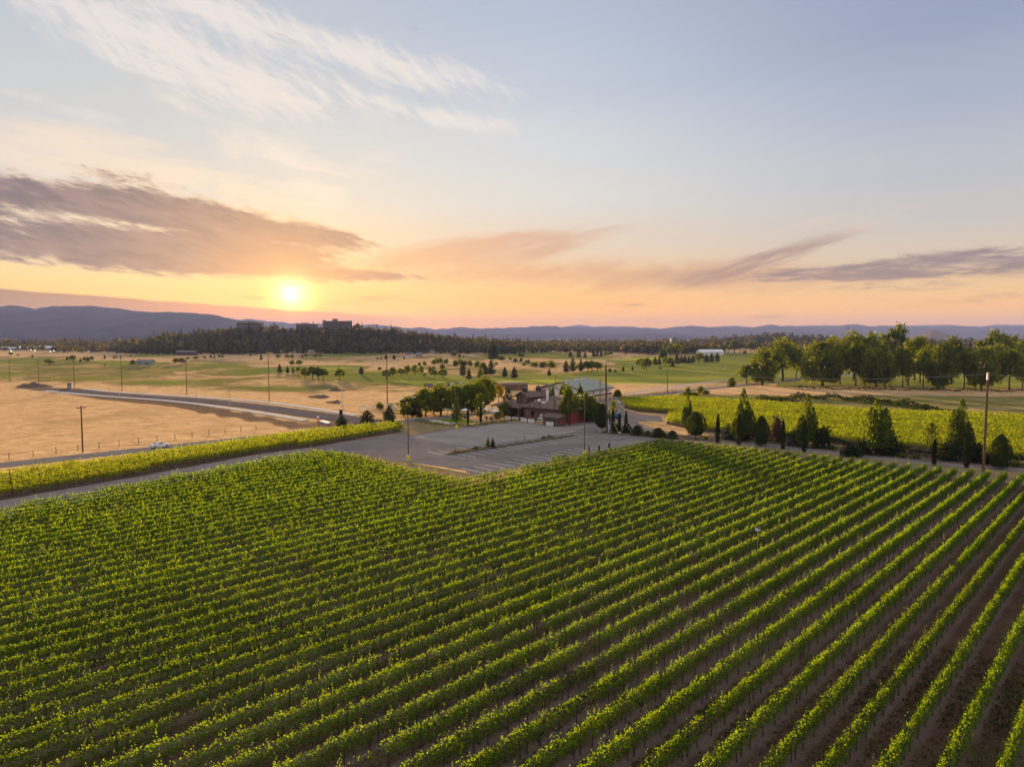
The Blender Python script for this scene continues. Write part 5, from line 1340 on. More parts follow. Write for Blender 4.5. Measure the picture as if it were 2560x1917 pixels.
for x in (6., 14., 20.):
    mb = MB(); mb.box((x, SW/2, SR+.5),(1.5,1.5,.8)); c_ = mb.build('ridge_vent', WHITEM, st)
    mb = MB(); mb.add([(x-1,SW/2-1,SR+.9),(x+1,SW/2-1,SR+.9),(x+1,SW/2+1,SR+.9),(x-1,SW/2+1,SR+.9),(x,SW/2,SR+1.6)], [[3,2,1,0],[0,1,4],[1,2,4],[2,3,4],[3,0,4]]); mb.build('vent_cap', GREENR, c_)
for x in (3.5, 9.5, 17., 23.):
    mb = MB(); mb.box((x,-.03,1.5),(1.2,.06,.8)); mb.build('window', BAND, st)
wing = at_frame('stable_wing', 1402, 992, math.radians(33), 'lower gabled white wing left of the green-roofed stable', 'stable')
mb = MB(); mb.box((7,6,1.4),(14,12,2.8)); mb.prism([(0,2.8),(12,2.8),(6,4.6)], .02, 13.98, 'x'); mb.build('wall', WHITE, wing)
mb = MB(); mb.prism([(-.6,2.6),(6,4.75),(12.6,2.6),(12.6,2.8),(6,4.95),(-.6,2.8)], -.8, 14.6, 'x'); mb.build('roof', GREENR, wing)

# --- plain gabled buildings further off
def gable_house(name, px, py, azr, L, Wd, H, R, wm, rm, label, cat='building', group=None, windows=0, over=.5, bands=0):
    o = at_frame(name, px, py, azr, label, cat, group)
    mb = MB(); mb.box((L/2, Wd/2, H/2), (L, Wd, H)); mb.prism([(0.02,H),(Wd-.02,H),(Wd/2,R-.1)], .02, L-.02, 'x'); mb.build('wall', wm, o)
    mb = MB(); mb.prism([(-over,H-.1),(Wd/2,R),(Wd+over,H-.1),(Wd+over,H+.12),(Wd/2,R+.22),(-over,H+.12)], -over, L+over, 'x'); mb.build('roof', rm, o)
    for k in range(windows):
        mb = MB(); mb.box((L*(k+.5)/windows, -.03, H*.55), (L/windows*.45, .06, H*.34)); mb.build('window', BAND, o)
    return o
E_AZ = math.radians(90)
gable_house('white_hall', 1752, 888.5, math.radians(80), 33, 15, 4.6, 7.6, WHITEM, WHITEM, 'bright white hall with a low pitched roof on the golf course', 'hall', windows=0)
gable_house('house', 1789, 881, math.radians(95), 15, 14, 3.5, 10.5, ROOFB, ROOFB, 'dark brown steep-roofed house beside the white hall', 'house', windows=3)
gable_house('clubhouse', 1434, 876, math.radians(88), 24, 12, 2.8, 6.5, CREAM, GREENR, 'small green-roofed chapel with a white spire in the mid distance', 'chapel', windows=4)
p = G(1441, 873); mb = MB(); mb.lathe([(1.3,0),(1.3,6.5),(0.9,7),(.05,14.5)], (0,0,0), 8)
o = mb.build('spire', WHITE, None, tuple(p)); tag(o, 'slim white spire standing beside the green-roofed chapel', 'spire')
gable_house('barn_shed', 1298, 869, E_AZ, 17, 12, 3.4, 4.6, CREAM, WHITEM, 'small white-roofed shed left of the chapel, before the far trees', 'shed')
gable_house('farm_building', 1242, 873, E_AZ, 22, 10, 4, 5.4, PINKW, ROOFG, 'flat grey-roofed farm building just right of the huge fir', 'building')
for i, (x, y, L, H) in enumerate([(1608,872,13,6),(1620,872,13,7),(1634,871,14,6.5)]):
    gable_house('apartment_house', x, y, E_AZ, L*.62, 11, H, H+3.0, PINKW, ROOFB, f'pink sunlit apartment house, {ordinal(i+1)} from the left of the pink row', 'house', 'pink apartment houses', 4)
gable_house('long_house', 1545, 873, E_AZ, 17, 10, 3, 5.2, GREYW, ROOFG, 'low grey-roofed house left of the pink apartment houses', 'house', windows=4)
# hospital blocks
def block(name, px, py, azr, boxes, wm, label, cat='building', floors=5, group=None, pent=None):
    """boxes: (x0, x1, depth, height)"""
    o = at_frame(name, px, py, azr, label, cat, group)
    mb = MB()
    for x0, x1, d, h in boxes: mb.box(((x0+x1)/2, d/2, h/2), (x1-x0, d, h))
    mb.build('wall', wm, o)
    for x0, x1, d, h in boxes:
        mb = MB(); mb.box(((x0+x1)/2, d/2, h+.25), (x1-x0+.4, d+.4, .5)); mb.build('roof', ROOFG, o)
        nf = max(2, int(h/3.6))
        for k in range(nf):
            mb = MB()
            nw = max(2, int((x1-x0)/5))
            mb.box(((x0+x1)/2, -.04, h*(k+.55)/nf), ((x1-x0)*.94, .08, h/nf*.42))
            mb.build('window_band', BAND, o)
    if pent:
        x0, x1, d, z0, z1 = pent; mb = MB(); mb.box(((x0+x1)/2, d/2+2, (z0+z1)/2), (x1-x0, d-4, z1-z0)); mb.build('penthouse', wm, o)
    return o
block('hospital', 1678, 866, E_AZ, [(0,22,16,21),(22.5,46,16,14),(46.5,68,16,16),(68.5,92,16,13)], GREYW, 'long pale grey hospital block among trees below the mountains', 'hospital')
# towers of the hilltop residence
def hill_block(name, px0, px1, ytop, ybase, depth, label, pent=None, wm=TOWER, wings=None):
    d = 1300.; X0 = (px0-1280)/FOCAL*d; X1 = (px1-1280)/FOCAL*d
    zt = CAM_H+(843-ytop)*d/FOCAL; zb = float(terrain((X0+X1)/2, d))-1.5
    o = tag(empty(name, (X0, d, zb)), label, 'tower block', 'towers on the sunlit hill')
    L = X1-X0; H = zt-zb
    mb = MB(); mb.box((L/2, depth/2, H/2), (L, depth, H))
    for (a, b_, zz) in (wings or []): mb.box((L*(a+b_)/2, depth/2-.6, (H+zz)/2), (L*(b_-a), depth, H+zz))
    mb.build('wall', wm, o)
    for k in range(9):
        z = H*(k+.6)/9.2; mb = MB(); nw = 10
        mb.box((L/2, -.68, z), (L*.94, .1, H/9.2*.45))
        mb.build('window_band', BAND, o)
    if pent: mb = MB(); mb.box((L*(pent[0]+pent[1])/2, depth/2, H+pent[2]/2), (L*(pent[1]-pent[0]), depth*.5, pent[2])); mb.build('penthouse', wm, o)
    mb = MB(); mb.box((L/2, depth/2, H+.2), (L+.5, depth+.5, .4)); mb.build('roof', ROOFG, o)
    return o
hill_block('tower_block', 808, 877, 803, 822, 14, 'broad tan tower block with a rooftop plant room on the hill', (.34,.50,4.4), wings=[(0,.07,1.6),(.93,1.0,.8)])
hill_block('tower_block', 742, 791, 811, 823, 12, 'lower tan tower block left of the broad one, under the sun', (.25,.6,1.6))
hill_block('tower_block', 593, 654, 807, 823, 14, 'tan gabled apartment tower at the left end of the hilltop', (.3,.65,3.0), wings=[(.18,.3,1.6),(.68,.8,1.6)])
# terraced condominiums on the hill side
cond = [(358,864,54),(415,866,56),(474,864,50),(440,873,52),(493,873,50),(552,868,40)]
for i, (x, y, w) in enumerate(sorted(cond)):
    p = G(x, y); L = px_len(p, w)*.92
    o = tag(empty('condominium', (p.x, p.y, p.z-1.0)), f'long low brown condominium row on the hill side, {ordinal(i+1)} from the left', 'condominium', 'condominium rows on the hill side')
    mb = MB(); mb.box((L/2, 5, 2.5), (L, 10, 5.0)); mb.build('wall', ROOFB, o)
    mb = MB(); mb.prism([(-.6,5.0),(5,6.4),(10.6,5.0),(10.6,5.2),(5,6.7),(-.6,5.2)], -.6, L+.6, 'x'); mb.build('roof', ROOFG, o)
    nw = max(3, int(L/5))
    for z in (1.4, 3.7):
        mb = MB(); mb.box((L/2, -.04, z), (L*.92, .08, 1.0)); mb.build('window_band', BAND, o)
hs = [(700,885,14),(735,884,12),(770,886,16),(830,882,16),(890,880,18),(965,876,18),(1005,874,22),(1040,874,16),(1075,874,12),(1145,870,14),(1162,867,16),(1176,871,14),(1012,871,20)]
for i, (x, y, w) in enumerate(sorted(hs)):
    p = G(x, y); L = px_len(p, w)*.8
    gable_house('house', x, y, E_AZ, L, 8, 3.4, 5.8, (CREAM, WHITE, PINKW)[i % 3], (ROOFG, ROOFB)[i % 2], f'small house at the foot of the wooded hill, {ordinal(i+1)} from the left', 'house', 'houses at the foot of the hill', 3)
# industrial sheds, far left, with lit lamps
ind = [(-60,874,70),(15,876,46),(66,873,64),(110,876,30),(285,880,18),(345,881,16),(225,868,26)]
for i, (x, y, w) in enumerate(sorted(ind)):
    p = G(x, y); L = px_len(p, w)
    gable_house('warehouse', x, y, E_AZ, L, 16, 4.6, 5.8, GREYW, WHITEM, f'white-roofed warehouse at the far left, {ordinal(i+1)} from the left edge', 'warehouse', 'warehouses at the far left', 5)
lamps = [(14,868),(27,874),(29,879),(51,867),(78,875),(88,877),(91,867),(103,868),(127,879),(135,877.5),(160,868),(208,868.5)]
for i, (x, y) in enumerate(sorted(lamps)):
    p = G(x, y+8); hp = px_len(p, 8)
    o = tag(empty('yard_lamp', tuple(p)), f'lit yard lamp among the warehouses, {ordinal(i+1)} from the left edge', 'lamp', 'lit yard lamps')
    mb = MB(); mb.tube([(0,0,0),(0,0,hp)], .12, 5); mb.build('pole', STEELP, o)
    mb = MB(); mb.box((0,-.2,hp+.3),(1.0,.4,.5)); mb.build('lamp_head', LIT, o)
gable_house('kiosk', 340, 912, E_AZ, 12, 8, 2.4, 4.2, GREYW, ROOFG, 'small blue-grey clubhouse kiosk on the left fairway', 'kiosk', windows=2)
# open pole shelter and brown shed behind the garden
sh = at_frame('pole_shelter', 1072, 985, math.radians(70), 'open brown pole shelter behind the garden trees', 'shelter')
for x in (0, 3.3, 6.6, 9.9):
    for y in (0, 6): mb = MB(); mb.box((x,y,1.5),(.2,.2,3.0)); mb.build('post', BARN, sh)
mb = MB(); mb.prism([(-1,2.9),(3,4.2),(7,2.9),(7,3.05),(3,4.4),(-1,3.05)], -.8, 10.7, 'x'); mb.build('roof', ROOFB, sh)
bs = at_frame('long_shed', 1252, 977, math.radians(70), 'long dark brown shed behind the barn roof', 'shed')
mb = MB(); mb.box((6.5,4,1.6),(13,8,3.2)); mb.build('wall', BARN, bs); mb = MB(); mb.box((6.5,4,3.35),(13.8,9,.3)); mb.build('roof', plain('mossy_roof',(0.07,0.075,0.05),.95), bs)
mb = MB(); mb.box((6.5,-.06,2.9),(13,.1,.2)); mb.build('fascia', WHITE, bs)

# ------------------------------------------------------------------ poles and lines
def utility_pole(px, py, ytop, label, r0=.17, arms=1, lean=0., trans=False, metaltop=False):
    p = G(px, py); h = px_len(p, py-ytop)*1.0
    o = tag(empty('utility_pole', tuple(p), 0.6), label, 'utility pole', 'wooden utility poles')
    mb = MB(); mb.tube([(0,0,-.3),(lean*.5,0,h*.5),(lean,0,h)], [r0*1.15, r0, r0*.75], 10); mb.build('pole', POLEW, o)
    for k in range(arms):
        z = h-.35-1.6*k
        mb = MB(); mb.box((lean,0,z),(2.2,.12,.14), .6); a_ = mb.build('crossarm', POLEW, o)
        for x in (-.95, -.45, .95):
            mb = MB(); mb.lathe([(.05,0),(.09,.06),(.05,.12),(.09,.18),(.04,.26)], (lean+x*math.cos(.6), x*math.sin(.6), z+.07), 8); mb.build('insulator', WHITEM, a_)
    if trans:
        for x in (-.55, .55):
            mb = MB(); mb.lathe([(.28,0),(.3,.05),(.3,.95),(.2,1.05)], (x,0.1,h-2.6), 12); mb.build('transformer', GALV, o)
    if metaltop: mb = MB(); mb.tube([(lean*.93,0,h*.93),(lean,0,h+.05)], r0*.85, 10); mb.build('pole_cap', GALV, o)
    return p, h, lean
W_ = {}
W_['a'] = utility_pole(207,1130,1014, 'dark wooden pole with a crossarm standing in the tan field', .15, 1)
for i, (x, y, t_) in enumerate([(25,954,903),(97,959,897),(186,969,900),(305,977,893.5),(467,987,900),(673,1003,878)]):
    W_['l%d' % i] = utility_pole(x, y, t_, f'tall thin pole behind the unfinished road, {ordinal(i+1)} from the left edge', .14, 1 if i != 5 else 0)
W_['m'] = utility_pole(968.4,1017,885.5, 'tall wooden pole by the white rail fence near the junction', .17, 1)
W_['n'] = utility_pole(1388,990,934, 'short pole with a wide crossarm behind the barn', .14, 1)
W_['t'] = utility_pole(1500,999,942, 'pole carrying two grey transformers in front of the stable', .14, 1, 0, True)
W_['c'] = utility_pole(1517,1082,899, 'thick brown pole at the corner of the car park', .26, 0, -.6, False, True)
W_['r'] = utility_pole(1668,982,925, 'brown wooden pole beside the long white rail fence', .17, 0)
W_['e'] = utility_pole(2458,1180,932, 'tall brown pole beside the lane at the right edge', .22, 0, .25, False, True)
W_['g'] = utility_pole(1106,915,896, 'tiny distant pole on the scrubby rise', .12, 0)
WIRE = plain('cable', (0.30, 0.27, 0.25), 0.5)
def cable(a, b, za, zb, sag, label, side=0.):
    A_ = Vector((W_[a][0].x+W_[a][2]*.8+side, W_[a][0].y, W_[a][0].z+za)) if isinstance(a, str) else Vector(a)
    B_ = Vector((W_[b][0].x+W_[b][2]*.8+side, W_[b][0].y, W_[b][0].z+zb)) if isinstance(b, str) else Vector(b)
    n = 24; pts = []
    for i in range(n+1):
        f = i/n; q = A_.lerp(B_, f); q.z -= sag*4*f*(1-f); pts.append(q-A_)
    mb = MB(); mb.tube(pts, 0.032, 4, False)
    tag(mb.build('power_line', WIRE, None, tuple(A_)), label, 'power line', 'sagging power lines')
hC = W_['c'][1]; hE = W_['e'][1]; hM = W_['m'][1]; h5 = W_['l5'][1]
cable('c','e', hC-.3, hE-.2, 2.4, 'upper power line from the car park corner pole to the right edge pole')
cable('c','e', hC-3.6, hE-3.2, 2.4, 'lower power line from the car park corner pole to the right edge pole')
pe = W_['e'][0]; d_ = (pe-W_['c'][0]).normalized()
q = pe+d_*60
cable('e', (q.x, q.y, hE-.5), hE-.2, 0, 1.5, 'upper power line leaving the right edge pole out of view')
cable('e', (q.x, q.y, hE-3.6), hE-3.2, 0, 1.5, 'lower power line leaving the right edge pole out of view')
cable('m','c', hM-2.5, hC-4.0, 3.0, 'power line crossing behind the barn to the corner pole')
cable('l5','m', h5-.4, hM-2.2, 4.5, 'upper power line between the two poles below the sunlit hill')
cable('l5','m', h5-6., hM-6., 4.5, 'lower power line between the two poles below the sunlit hill')
for i in range(5): cable('l%d' % i, 'l%d' % (i+1), W_['l%d' % i][1]-.3, W_['l%d' % (i+1)][1]-.3, 1.6, f'thin power line over the left field, {ordinal(i+1)} span from the left edge')
cable('n','t', W_['n'][1]-.3, W_['t'][1]-.3, .8, 'power line from the short pole to the transformer pole')
# white service post and guy wires at the corner pole
p = G(1521,1082); mb = MB(); h = px_len(p, 88); mb.tube([(0,0,0),(-.25,0,h)], .09, 8)
tag(mb.build('flag_post', WHITE, None, tuple(p)), 'slim white post leaning beside the thick corner pole', 'post')
for (x, y, dx_, lab, mt) in ((1548,1084,-1.5,'yellow guy-wire guard slanting over the round bushes',YELLOW),(1583,1088,-1.8,'pale guy-wire guard slanting in front of the clipped bushes',STONE)):
    p = G(x, y); mb = MB(); mb.tube([(0,0,0),(dx_,.2,2.9)], .055, 6); tag(mb.build('guy_guard', mt, None, tuple(p)), lab, 'guy guard')

def parking_light(px, py, ytop, label, base=True, heads=2, h_over=None, rz=.4):
    p = G(px, py); h = px_len(p, py-ytop)
    o = tag(empty('parking_light', tuple(p), rz), label, 'lamp post', 'car park lamp posts')
    if base: mb = MB(); mb.lathe([(.36,0),(.36,1.02),(.31,1.08)], (0,0,0), 14); mb.build('concrete_base', YELLOW, o)
    mb = MB(); mb.tube([(0,0,1.0 if base else 0),(0,0,h-.2)], [.085,.06], 8); mb.build('pole', STEELP, o)
    for s in ((-1, 1) if heads == 2 else (1,)):
        mb = MB(); mb.tube([(0,0,h-.35),(s*.45,0,h-.1),(s*.8,0,h+.02)], .035, 6); a_ = mb.build('arm', STEELP, o)
        mb = MB(); mb.box((s*1.15,0,h+.08),(.8,.36,.16)); mb.build('lamp_head', WHITEM, a_)
    return o
parking_light(1021,1152,994, 'tall lamp post on a yellow base at the near left of the car park')
parking_light(1142,1072,958, 'lamp post on a yellow base before the terrace lawn')
parking_light(1461,1139,989, 'lamp post on a yellow base at the near right edge of the car park')
for i, (x, y, t_) in enumerate([(131,974,932),(273,981,943),(298,991,946),(491,995,961),(574,1018,961),(857,1038,958)]):
    p = G(x, y); h = px_len(p, y-t_)
    o = tag(empty('street_lamp', tuple(p), 2.6), f'slim pale street lamp along the unfinished road, {ordinal(i+1)} from the left edge', 'street lamp', 'street lamps of the unfinished road')
    mb = MB(); mb.tube([(0,0,0),(0,0,h)], [.09,.06], 6); mb.build('pole', GALV, o)
    mb = MB(); mb.tube([(0,0,h-.1),(1.2,0,h+.5),(2.2,0,h+.6)], .04, 5); a_ = mb.build('arm', GALV, o)
    mb = MB(); mb.box((2.5,0,h+.6),(.7,.3,.12)); mb.build('lamp_head', GALV, a_)

# ------------------------------------------------------------------ fences
def rail_fence(name, line, h, rails, post_gap, pm_, rm_, label, pw=.12, rh=.12, z0=.35):
    P = [np.array(P2(*q)) for q in line]
    o = tag(empty(name, (P[0][0], P[0][1], float(terrain(P[0][0], P[0][1])))), label, 'fence')
    d = [0.]
    for a, b_ in zip(P, P[1:]): d.append(d[-1]+float(np.hypot(*(b_-a))))
    n = min(99, max(2, int(d[-1]/post_gap))); s = np.linspace(0, d[-1], n+1)
    X = np.interp(s, d, [q[0] for q in P]); Y = np.interp(s, d, [q[1] for q in P]); Z = terrain(X, Y)
    ox, oy, oz = o.location
    for i in range(n+1):
        az_ = math.atan2(Y[min(i+1, n)]-Y[max(i-1, 0)], X[min(i+1, n)]-X[max(i-1, 0)])
        mb = MB(); mb.box((0,0,h/2+.04),(pw,pw,h+.08)); mb.build('post', pm_, o, (X[i]-ox, Y[i]-oy, Z[i]-oz), az_)
    for k in range(rails):
        z = z0+(h-.12-z0)*k/max(1, rails-1)
        mb = MB()
        for i in range(n):
            c = ((X[i]+X[i+1])/2-ox, (Y[i]+Y[i+1])/2-oy, (Z[i]+Z[i+1])/2-oz+z); az_ = math.atan2(Y[i+1]-Y[i], X[i+1]-X[i])
            mb.box(c, (math.hypot(X[i+1]-X[i], Y[i+1]-Y[i])+.02, .05, rh), az_)
        mb.build('rail', rm_, o)
    return o
rail_fence('rail_fence', [(1563,990),(1640,978),(1720,966),(1822,953)], 1.5, 3, 2.6, WHITE, WHITE, 'long white three-rail fence along the road to the grove', .2, .2)
rail_fence('rail_fence', [(898,1027),(950,1021),(1020,1014)], 1.4, 3, 3., WHITE, WHITE, 'short white rail fence near the road junction', .16, .16)
rail_fence('rail_fence', [(1489,1006),(1545,999),(1610,993),(1690,984)], 1.4, 2, 3., FENCEB, FENCEB, 'dark brown rail fence between the road and the bright vineyard')
rail_fence('rail_fence', [(880,1070),(945,1062),(990,1054)], 1.2, 2, 3., FENCEB, FENCEB, 'dark brown rail fence by the bushy young pines')
rail_fence('garden_fence', [(1003,1052),(1060,1060),(1138,1068),(1176,1066),(1225,1058),(1262,1052),(1300,1054)], 1.15, 2, 2.2, BLACKP, BLACKP, 'thin black garden fence along the terrace edge', .05, .035)
rail_fence('wire_fence', [(-40,1157),(150,1133),(330,1111),(480,1093),(640,1075)], 1.3, 2, 4.2, FENCEB, FENCEB, 'post and wire fence along the tan field roadside', .09, .012)
rail_fence('lawn_fence', [(1960,969),(2150,972),(2350,975),(2620,978)], 1.2, 3, 5., FENCEB, FENCEB, 'dark rail fence along the lawn under the grove', .12, .12)
rail_fence('border_fence', [(1720,1090),(1930,1103),(2150,1126),(2360,1150),(2560,1163)], 1.0, 2, 3.2, FENCEB, FENCEB, 'low brown rail fence behind the lane planting', .12, .14)
for i, (x0, y0, x1, y1) in enumerate([(1260,1049,1278,1051),(1279,1051,1297,1053),(1301,1053,1318,1056),(1319,1056,1337,1058),(1364,1064,1385,1066)]):
    a = np.array(P2(x0, y0)); b_ = np.array(P2(x1, y1)); L = float(np.hypot(*(b_-a)))
    o = tag(empty('panel_fence', (a[0], a[1], 0), math.atan2(b_[1]-a[1], b_[0]-a[0])), f'pale corrugated fence panel before the barn, {ordinal(i+1)} from the left', 'fence panel', 'pale fence panels before the barn')
    for k in range(2):
        mb = MB(); mb.box((L/2, 0, .32+.56*k), (L-.1, .05, .46)); mb.build('panel', WHITEM, o)
    for x in (0, L): mb = MB(); mb.box((x,0,.65),(.14,.14,1.3)); mb.build('post', FENCEB, o)

# ------------------------------------------------------------------ small things
def umbrella(px, py, label):
    p = G(px, py); o = tag(empty('parasol', tuple(p)), label, 'parasol', 'white terrace parasols')
    mb = MB(); mb.lathe([(.03,0),(.03,2.5)], (0,0,0), 6); mb.build('pole', FENCEB, o)
    V = [(0,0,2.75)]+[(1.45*math.cos(k*math.pi/4), 1.45*math.sin(k*math.pi/4), 2.2) for k in range(8)]+[(1.45*math.cos(k*math.pi/4), 1.45*math.sin(k*math.pi/4), 2.05) for k in range(8)]
    F = [[0,1+k,1+(k+1)%8] for k in range(8)]+[[1+k,9+k,9+(k+1)%8,1+(k+1)%8] for k in range(8)]
    link('canopy', np_mesh('canopy', V, F, WHITE), o)
    mb = MB(); mb.lathe([(.3,0),(.3,.08)], (0,0,0), 10); mb.build('base', STONE, o)
umbrella(1163,1043, 'white parasol partly hidden by the cone-shaped young tree'); umbrella(1213,1040, 'white parasol right of the feathery terrace tree'); umbrella(1238,1046, 'white parasol nearest to the barn porch'); umbrella(1118,1040, 'white parasol at the left end of the terrace')
def picnic(px, py, rz, label):
    p = G(px, py); o = tag(empty('picnic_table', tuple(p), rz), label, 'picnic table', 'terrace picnic tables')
    mb = MB(); mb.box((0,0,.74),(1.9,.8,.06)); mb.build('table_top', STONE, o)
    for s in (-1, 1):
        mb = MB(); mb.box((0,s*.7,.44),(1.9,.28,.05)); mb.build('bench', STONE, o)
        mb = MB(); mb.box((s*.7,0,.37),(.08,1.5,.7)); mb.build('leg', FENCEB, o)
picnic(1236,1048.5,.3,'picnic table under the parasol nearest the porch'); picnic(1222,1047,-.4,'picnic table between the terrace parasols'); picnic(1123,1041,.1,'picnic table at the left of the terrace lawn'); picnic(1165,1045,.9,'picnic table beside the cone-shaped young tree')

# white car on the road, rear towards the left edge
def car(px, py, azr):
    p = G(px, py); o = tag(empty('car', (p.x, p.y, .03), math.pi/2-azr), 'white two-door coupe driving on the road behind the left vineyard', 'car')
    o.scale = (.9, .9, .92)
    prof = [(-2.2,.42),(-2.22,.72),(-2.12,.92),(-1.55,.98),(-.75,1.32),(-.1,1.41),(.35,1.36),(1.05,.98),(1.95,.83),(2.18,.70),(2.2,.42),(1.8,.28),(-1.8,.28)]
    n = len(prof); ws = {0:.82,1:.86,2:.84,3:.80,4:.58,5:.55,6:.56,7:.80,8:.82,9:.78,10:.80,11:.84,12:.84}
    V = []; F = []
    for sgn in (-1, 1):
        for i, (x, z) in enumerate(prof): V.append((x, sgn*ws[i], z))
    F.append(list(range(n))); F.append(list(range(n, 2*n))[::-1])
    for i in range(n): j = (i+1) % n; F.append([i, n+i, n+j, j])
    me = np_mesh('body', V, F, CARW); bm = bmesh.new(); bm.from_mesh(me); bmesh.ops.recalc_face_normals(bm, faces=bm.faces)
    bmesh.ops.bevel(bm, geom=bm.edges[:], offset=.05, segments=2, affect='EDGES'); bm.to_mesh(me); bm.free(); link('body', me, o)
    for s in (-1, 1):
        link('side_window', np_mesh('side_window', [(-1.2,s*.735,1.04),(.75,s*.735,1.06),(.25,s*.60,1.30),(-.15,s*.58,1.345),(-.65,s*.60,1.27)], [[0,1,2,3,4][::s]], GLASS), o)
        mb = MB(); mb.box((-2.19,s*.6,.80),(.08,.34,.14)); mb.build('tail_light', LAMPR, o)
        mb = MB(); mb.box((2.12,s*.6,.70),(.12,.3,.12)); mb.build('headlight', WHITEM, o)
        for x in (-1.35, 1.38):
            mb = MB(); V = []; mb.tube([(x,s*.70,.33),(x,s*.87,.33)], .33, 16); w_ = mb.build('wheel', TYRE, o)
            mb = MB(); mb.tube([(x,s*.86,.33),(x,s*.885,.33)], .21, 10); mb.build('rim', GALV, w_)
    link('rear_window', np_mesh('rear_window', [(-1.42,-.66,1.05),(-1.42,.66,1.05),(-.86,.54,1.285),(-.86,-.54,1.285)], [[0,1,2,3]], GLASS), o)
    link('windscreen', np_mesh('windscreen', [(.96,-.72,1.035),(.96,.72,1.035),(.46,.55,1.315),(.46,-.55,1.315)], [[3,2,1,0]], GLASS), o)
car(400, 1119.5, math.radians(42))

# weather station in the vineyard
p = G(1893, 1394); o = tag(empty('weather_station', tuple(p), .5), 'white sensor box on a thin grey mast standing in the vine rows', 'weather station')
mb = MB(); mb.tube([(0,0,0),(0,0,3.1)], .035, 6); mb.build('mast', GALV, o); mb = MB(); mb.box((0,0,3.15),(.42,.34,.30)); mb.build('sensor_box', WHITEM, o)
mb = MB(); mb.box((0,-.2,3.36),(.5,.36,.04)); mb.build('solar_panel', BLACKP, o)
# car park edge: bollards and kerb stones
for i, (x, y) in enumerate([(1473,1131),(1498,1127),(1523,1121)]):
    p = G(x, y); o = tag(empty('bollard', tuple(p), AIS), f'black post at the near right car park edge, {ordinal(i+1)} from the left', 'bollard', 'black posts at the car park edge')
    mb = MB(); mb.box((0,0,.55),(.28,.28,1.1)); mb.build('post', BLACKP, o)
    mb = MB(); mb.box((0,0,1.13),(.36,.36,.07)); mb.build('cap', BLACKP, o)
    if i == 0: mb = MB(); mb.box((.22,-.02,.85),(.16,.3,.6)); mb.build('notice_plate', WHITE, o)
for i, (x0, y0, x1, y1) in enumerate([(1450,1139.5,1459,1138),(1477,1132.5,1494,1129.5),(1503,1127,1518,1124)]):
    a = np.array(P2(x0, y0)); b_ = np.array(P2(x1, y1)); L = float(np.hypot(*(b_-a)))
    mb = MB(); mb.prism([(-.12,0),(.12,0),(.09,.14),(-.09,.14)], 0, L, 'x')
    tag(mb.build('wheel_stop', YELLOW if i == 0 else STONE, None, (a[0], a[1], .014), math.atan2(b_[1]-a[1], b_[0]-a[0])), f'pale wheel stop by the black posts, {ordinal(i+1)} from the left', 'wheel stop', 'wheel stops')
for (x, y, lab) in ((1138,1133,'small pinkish sign at the near end of the planting island'),(1311,1101,'small pale sign midway along the planting island')):
    p = G(x, y); o = tag(empty('sign', tuple(p), 2.4), lab, 'sign'); mb = MB(); mb.box((0,0,.4),(.06,.06,.8)); mb.build('post', FENCEB, o); mb = MB(); mb.box((0,-.05,.95),(.55,.04,.7)); mb.build('board', STONE, o)
# road works
p = G(174.5,972); o = tag(empty('portable_toilet', tuple(p), .4), 'blue portable toilet at the end of the unfinished road', 'portable toilet')
mb = MB(); mb.box((0,0,1.25),(1.7,1.7,2.5)); mb.build('cabin', BLUE, o); mb = MB(); mb.box((0,0,2.6),(1.8,1.8,.22)); mb.build('roof', BLUE, o); mb = MB(); mb.box((0,-.87,1.15),(1.0,.06,2.0)); mb.build('door', GREYW, o)
p = G(795,1052); o = tag(empty('traffic_barrel', tuple(p)), 'orange and white striped barrel at the road junction', 'traffic barrel')
for k in range(4): mb = MB(); mb.lathe([(.30-.02*k,.30*k),(.29-.02*k,.30*k+.30)], (0,0,0), 12); mb.build('band', (ORANGE, WHITE)[k % 2], o)
p = G(852,1037.5); o = tag(empty('riser_box', tuple(p), .3), 'dark square riser post with a pale cap by the new footway', 'riser post'); mb = MB(); mb.box((0,0,.85),(.9,.9,1.7)); mb.build('post', FENCEB, o); mb = MB(); mb.box((0,0,1.78),(1.05,1.05,.16)); mb.build('cap', STONE, o)
for i, (x, y) in enumerate([(803,1055),(809,1057),(813,1059)]):
    p = G(x, y); mb = MB(); mb.prism([(-.5,0),(.5,0),(.45,.4),(-.45,.4)], 0, 1.3, 'x'); tag(mb.build('barrier_block', WHITE, None, tuple(p), -.5+.2*i), f'white barrier block at the junction, {ordinal(i+1)} from the left', 'barrier', 'white barrier blocks')
for (x, y, w, h, lab) in ((78,967,64,2.0,'long dark earth mound at the end of the unfinished road'),(160,978,24,1.2,'small earth heap beside the roadbed'),(842,1006,24,.9,'small brown earth mound by the new footway'),(805,992,40,.8,'broad brown earth mound in the dry field'),(838,974,26,1.2,'bulldozed brush pile in the dry field')):
    p = G(x, y); w_ = px_len(p, w)/2; n = 20; V = []; F = []
    for i in range(n+1):
        for j in range(n+1):
            a, b_ = (i/n*2-1), (j/n*2-1); r_ = math.hypot(a, b_)
            V.append((a*w_, b_*w_*1.3, max(0, h*(1-r_**1.6))*(1+.25*math.sin(a*7+b_*5)+.15*math.sin(a*13-b_*9))-.1))
    for i in range(n):
        for j in range(n): F.append([i*(n+1)+j, (i+1)*(n+1)+j, (i+1)*(n+1)+j+1, i*(n+1)+j+1])
    tag(link('earth_mound', np_mesh('earth_mound', V, F, BED, True), None, (p.x, p.y, p.z)), lab, 'earth mound', 'earth mounds')
